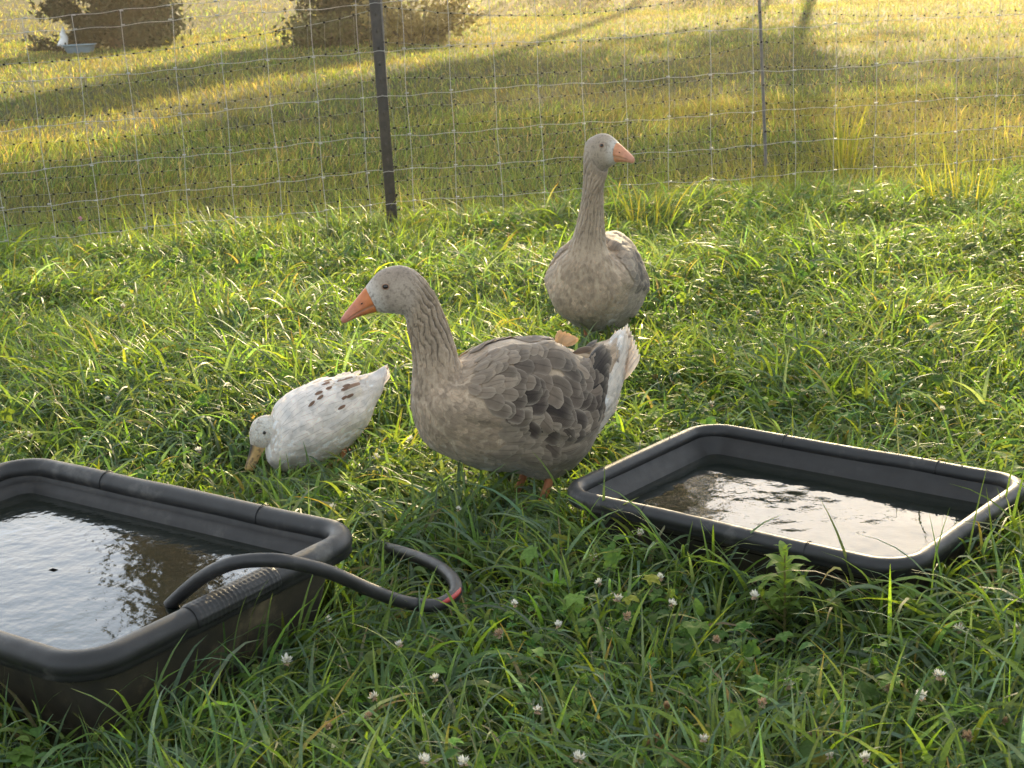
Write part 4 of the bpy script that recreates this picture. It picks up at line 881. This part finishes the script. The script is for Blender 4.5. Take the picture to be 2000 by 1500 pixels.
# seed heads of plantain / timothy
def seed_head(name, label, root_px, tip_px, L, r, z0, z1, col):
    a = G(*root_px, z0); b = G(*tip_px, z1); d = (b-a)/np.linalg.norm(b-a); e = empty(name, a); tag(e, label, 'seed head')
    v, f = tube([(0, 0, -.05), (0, 0, 0), *(np.array([b-a-d*L])*1)], .0013, 6, 10); mesh_obj('stem', v, f, M['leaf'], np.tile([.20, .20, .07], (len(v), 1)), parent=e)
    g = np.random.default_rng(5); P = []; up = np.cross(d, [0, 0, 1.]); up /= np.linalg.norm(up); w = np.cross(d, up); n = 150; pet, fc = leaflet(1, .3, .4, 2)
    for i in range(n):
        t_ = i/n; an = i*2.4; o_ = up*cos(an)+w*sin(an); rr_ = r*(sin(pi*min(1, t_*.9+.08))**.5); dd = d*.6+o_*.8; q_ = np.cross(dd, o_); 
        Vp = pet[:, :1]*dd*.0045+pet[:, 1:2]*q_*.008+pet[:, 2:]*o_*.004+(b-a)-d*L*(1-t_)+o_*rr_*.7; P.append((Vp, fc, np.tile(np.array(col)*g.uniform(.6, 1.2), (len(Vp), 1))))
    P.append(tube([(b-a)-d*L, (b-a)-d*L*.5, (b-a)], [r*.6, r*.8, r*.3], 8, 8)+(np.tile(np.array(col)*.5, (8*8+2, 1)),))
    v, f, c, _ = join(P); mesh_obj('spike', v, f, M['petal'], c, parent=e)
seed_head('seed_head', 'fat tan grass seed head leaning right at the bottom edge', (1222, 1492), (1287, 1436), .032, .0055, .06, .13, (.42, .28, .13))
seed_head('seed_head', 'short upright tan seed head on a thin green stalk', (1296, 1460), (1303, 1373), .013, .005, .04, .15, (.50, .34, .18))
seed_head('seed_head', 'long grey brown seed head lying sideways low in the foreground grass', (1500, 1440), (1610, 1434), .030, .0055, .08, .10, (.30, .22, .14))

# leafy upright weeds
def weed(name, label, base, h, lean, n, lsz, col, seed, cat='weed', branches=0, dens=1.):
    g = np.random.default_rng(seed); e = empty(name, base); tag(e, label, cat); top = np.array([lean[0], lean[1], h])
    C_ = lambda t: top*np.array([t**1.3, t**1.3, t])
    P = [C_(t) for t in np.linspace(0, 1, 12)]; P[0] = np.array([0, 0, -.02]); parts = [tube(P, [.0038, .0030, .0015], 8, 24)]
    br = []
    for b in range(branches):
        t0 = g.uniform(.15, .5); a = g.uniform(0, 6.28); q = C_(t0); L = g.uniform(.3, .5)*h; w = q+np.array([cos(a)*L*.7, sin(a)*L*.7, L*.7]); br.append((q, w)); parts.append(tube([q, (q+w)/2+np.array([0, 0, -.01]), w], [.002, .0012], 6, 8))
    v, f, _, _ = join(parts); mesh_obj('stem', v, f, M['leaf'], np.tile([.22, .20, .08], (len(v), 1)), parent=e)
    lf_, lF = leaflet(1, .17, .35, 6); pos = []; az = []; ti = []; sc = []
    for i in range(n):
        t = (i+.5)/n; t = .12+.88*t; a = i*2.4+g.normal(0, .3); pos.append(C_(t)); az.append(a); s_ = lsz*(.55+.6*sin(pi*min(1, t*.95)))*g.uniform(.8, 1.15); sc.append(s_*(1 if t < .9 else .6)); ti.append(-.15-(.75 if t > .86 else .15)*g.uniform(.5, 1.3))
    for q, w in br:
        for i in range(9): t = .25+.75*i/8; pos.append(q+(w-q)*t); az.append(i*2.4); sc.append(lsz*.55*g.uniform(.7, 1.1)); ti.append(-.3 if i < 7 else -.9)
    pos, az, ti, sc = map(np.array, (pos, az, ti, sc)); cl = np.array(col)*np.exp(g.normal(0, .15, (len(pos), 1)))
    V, F, C = scatter(lf_, lF, pos, az, ti, az, sc, cl); mesh_obj('leaves', V, F, M['leaf'], C, parent=e); return e
weed('leafy_weed', 'tall leafy weed standing in front of the right hand tub', G(1533, 1262), .235, (.0, .0), 32, .072, (.17, .25, .06), 3, branches=5)
weed('leafy_weed', 'leafy weed leaning over the far right corner of the tub', G(1985, 1040), .19, (-.05, .03), 24, .075, (.16, .24, .06), 5, branches=2)
weed('leafy_weed', 'low leafy sprig beside the tall weed in the foreground', G(1600, 1300), .12, (.03, .0), 18, .035, (.12, .19, .06), 8, branches=2)
weed('lobed_weed', 'broad leaved weed beside the rear goose foot', G(1240, 690), .16, (.0, -.02), 9, .055, (.07, .15, .03), 9)

def tuft(name, label, base, n, hlo, hhi, w, cols, spread, seed, leanv=.3, cat='grass tuft'):
    g = np.random.default_rng(seed); x = base[0]+g.normal(0, spread, n); y = base[1]+g.normal(0, spread, n); az = np.arctan2(y-base[1], x-base[0])+g.normal(0, .5, n)
    V, F, C = blades(x, y, g.uniform(hlo, hhi, n), np.full(n, w)*g.uniform(.6, 1.2, n), az, np.abs(g.normal(0, leanv, n)), np.abs(g.normal(.45, .35, n)), 8, np.array(cols)[g.integers(0, len(cols), n)]*np.exp(g.normal(0, .15, (n, 1))))
    o = mesh_obj(name, V-np.array([base[0], base[1], 0]), F, M['field'], C); o.location = (base[0], base[1], 0); tag(o, label, cat); return o
YG = [(.20, .24, .05), (.26, .27, .06), (.16, .21, .04)]
tuft('grass_tuft', 'tall pale grass tuft behind the fence at the right', G(1645, 345), 40, .3, .62, .010, YG, .07, 1, .2)
tuft('grass_tuft', 'tall grass tuft just right of the rear goose neck', G(1255, 470), 34, .2, .40, .009, YG, .07, 2, .3)
tuft('grass_tuft', 'thick grass tuft around the foot of the black steel post', G(790, 490), 60, .15, .32, .008, [(.12, .18, .04), (.16, .22, .05)], .10, 3, .4)
tuft('grass_tuft', 'tall grass tuft at the far right along the fence', G(1880, 420), 60, .2, .42, .009, YG, .12, 4, .35)
tuft('grass_tuft', 'grass tuft with bent blades against the tub wall under the grip', G(470, 1350), 44, .18, .34, .009, [(.08, .15, .05), (.11, .18, .07)], .07, 5, .5)
tuft('grass_tuft', 'yellow tipped grass tuft in the middle foreground', G(1255, 1350), 30, .10, .22, .0075, [(.22, .30, .04), (.10, .17, .05)], .05, 6, .55)


# ------------------------------------------------------------------ trees and background
def quads(P, s, g, flat=.0):
    n = len(P); a = g.normal(size=(n, 3)); a /= np.linalg.norm(a, axis=1)[:, None]; b = np.cross(a, g.normal(size=(n, 3))); b /= np.linalg.norm(b, axis=1)[:, None]
    s = (s*np.ones(n))[:, None]; V = np.stack([P-a*s, P+b*s*.45, P+a*s, P-b*s*.45], 1); return V.reshape(-1, 3), np.arange(n*4).reshape(-1, 4)
def tree(label, base, H, R, crown0, nclump, per, leaf, col, seed, name='tree', shape='round', topz=None, group=None, cut=None, csz=.16):
    g = np.random.default_rng(seed); base = np.array([base[0], base[1], 0. if base[1] < 44 else .6]); e = empty(name, base); tag(e, label, 'tree', group)
    parts = [tube([(0, 0, -.2), (g.normal(0, .1), g.normal(0, .1), H*.35), (g.normal(0, .25), g.normal(0, .25), H*.7), (0, 0, H*.96)], [.010*H, .007*H, .002*H], 10, 24)]
    cen = []
    for i in range(nclump):
        t = g.random(); z = crown0+(H-crown0)*t; a = g.uniform(0, 2*pi)
        if shape == 'cone': r = R*(1-t)**.32*g.uniform(.05, 1.05)
        else: r = R*sin(pi*(.12+.86*t))**.6*g.uniform(.1, 1.0)
        c = np.array([r*cos(a), r*sin(a), z]); cen.append(c)
        if i < 60: 
            z0 = max(.3, z-r*.6); parts.append(tube([(0, 0, z0), c*np.array([.5, .5, 0])+np.array([0, 0, (z0+z)/2+.1]), c], [.003*H*(1-t*.7), .0012*H], 6, 8))
    v, f, _, _ = join(parts); mesh_obj('trunk', v, f, M['bark'], parent=e)
    cen = np.array(cen); n = nclump*per; k = np.repeat(np.arange(nclump), per); rs = (g.uniform(.5, 1.3, nclump)*R*csz)[k][:, None]
    P = cen[k]+g.normal(size=(n, 3))*rs*np.array([1, 1, .7]); P[:, 2] = np.maximum(P[:, 2], .05)
    if topz: P = P[P[:, 2] < topz]; 
    C = np.array(col)*np.exp(g.normal(0, .25, nclump))[k[:len(P)]][:, None]*np.exp(g.normal(0, .2, (len(P), 1)))
    V, F = quads(P, leaf*g.uniform(.6, 1.4, len(P)), g); mesh_obj('crown', V, F, M['tree'], np.repeat(C, 4, 0), parent=e, smooth=False); return e
CB = G(232, 92); tree('tall dark cedar tree with skirts to the ground at the top left', CB, 23., 1.75, .05, 900, 190, .085, (.018, .028, .014), 11, 'cedar_tree', 'cone', csz=.11)
SB = G(690, 84); tree('dark bushy tree behind the black steel post', SB, 9.0, 1.45, .1, 300, 190, .07, (.026, .030, .016), 12, 'bushy_tree', 'round', csz=.15)
# dry scrub beside it
g = np.random.default_rng(4); b0 = G(815, 88)
def scrub(label, base, R, H, seed, col):
    g = np.random.default_rng(seed); parts = []; Q = []
    for i in range(70):
        a = g.uniform(0, 2*pi); r = R*g.uniform(.3, 1); h = H*g.uniform(.4, 1); p = [(r*.2*cos(a), r*.2*sin(a), 0), (r*.7*cos(a), r*.7*sin(a), h*.8), (r*cos(a), r*sin(a), h)]; parts.append(tube(p, [.012, .003], 5, 8))
        for j in range(36): t = g.uniform(.3, 1); Q.append(np.array([r*t*cos(a), r*t*sin(a), h*t])+g.normal(0, .12, 3))
    e = empty('scrub_bush', base); tag(e, label, 'bush'); v, f, _, _ = join(parts); mesh_obj('branches', v, f, M['bark'], parent=e)
    Q = np.array(Q); Q[:, 2] = np.abs(Q[:, 2]); V, F = quads(Q, .07, g); mesh_obj('leaves', V, F, M['tree'], np.tile(col, (len(V), 1))*np.exp(g.normal(0, .3, (len(V), 1))), parent=e, smooth=False)
scrub('dry tangled scrub bush right of the black steel post, far back', b0, 1.5, 1.0, 4, (.20, .16, .06))
scrub('low dark scrub at the foot of the bushy tree behind the post', G(640, 95), 1.1, .6, 6, (.07, .075, .03))
for i, (x, h_) in enumerate(((3.5, 2.6), (8.5, 3.2), (13.5, 2.8), (18.5, 3.3), (24, 3.0))):  # row added out of view to darken the farthest strip of field
    scrub(['small', 'dense', 'low', 'wide', 'farthest right'][i]+' unseen shrub, added to shade the far edge of the meadow', np.array([x, 55., .7]), 2.4, h_, 60+i, (.05, .075, .025))
# blue trough with a white sack
tb = G(157, 104); e = empty('blue_trough', tb, .08); tag(e, 'faded blue plastic trough lying in front of the cedar tree', 'trough')
pr = []; 
Vt = []; 
for (hx, hy, z) in ((.28, .14, 0.01), (.33, .18, .12), (.36, .21, .20), (.385, .235, .20), (.385, .235, .185), (.35, .20, .185)):
    P = rrect(hx, hy, .09, 6); Vt.append(np.c_[P, np.full(len(P), z)])
n_ = min(len(a) for a in Vt); Vt = [a[:n_] for a in Vt]
mesh_obj('basin', np.concatenate(Vt), grid_faces(6, n_, True), M['bluep'], parent=e)
sk = G(133, 100); V, F = sphere((0, 0, .22), .17, 18, 24, (.8, .8, 1.5)); V = V+(vn(V*9, 3)-.5)[:, None]*.13; V[:, :2] *= (1.1-.9*np.clip(V[:, 2:]/.55, 0, 1))
o = mesh_obj('white_sack', V, F, M['sack']); o.location = (sk[0], sk[1]-.25, .10); tag(o, 'crumpled white sack standing at the left end of the blue trough', 'sack')

# tree line beyond the frame: shades the field and shows in the water
TL = [(5.4, 52, 22., 2.3, 7., 190, 90, .17, 'round'), (10.6, 52, 15.6, 4.8, 13.3, 62, 110, .17, 'round'), (9.3, 52, 10.4, 4.2, 5.5, 48, 90, .17, 'round'),
      (24, 56, 9.5, 3.6, 3., 90, 90, .17, 'round'), (2.0, 56, 8.6, 2.2, 5., 60, 90, .17, 'round'), (31, 58, 12, 4, 3, 90, 90, .17, 'round')]
LB = ['tallest narrow tree of the far tree line, mirrored in the right tub', 'spreading tree of the far tree line right of the tallest one', 'rounded tree in the far tree line, third from its left end', 'broad tree in the far tree line, second from its right end', 'lowest tree at the left end of the far tree line', 'last tree at the right end of the far tree line']
for i, (x, y, H, R, c0, nc, per, lf_, shp) in enumerate(TL):
    tree(LB[i], (x, y), H, R, c0, nc, per, lf_, (.05, .075, .025), 30+i, 'tree', shp, group='far tree line beyond the meadow')

# ------------------------------------------------------------------ haze
V, F = box(4, 48, 10.2, 130, 112, 24); V[:, 2] = np.where(V[:, 2] < 0, -1.2, 22.)
m, t, o_ = mat('haze'); pv = t.nodes.new('ShaderNodeVolumePrincipled'); pv.inputs['Color'].default_value = (1, .86, .62, 1); pv.inputs['Density'].default_value = .0013; pv.inputs['Anisotropy'].default_value = .8
t.links.new(pv.outputs[0], o_.inputs['Volume']); hz = mesh_obj('haze', V, F, m, smooth=False); tag(hz, kind='stuff')
S.cycles.volume_step_rate = 4
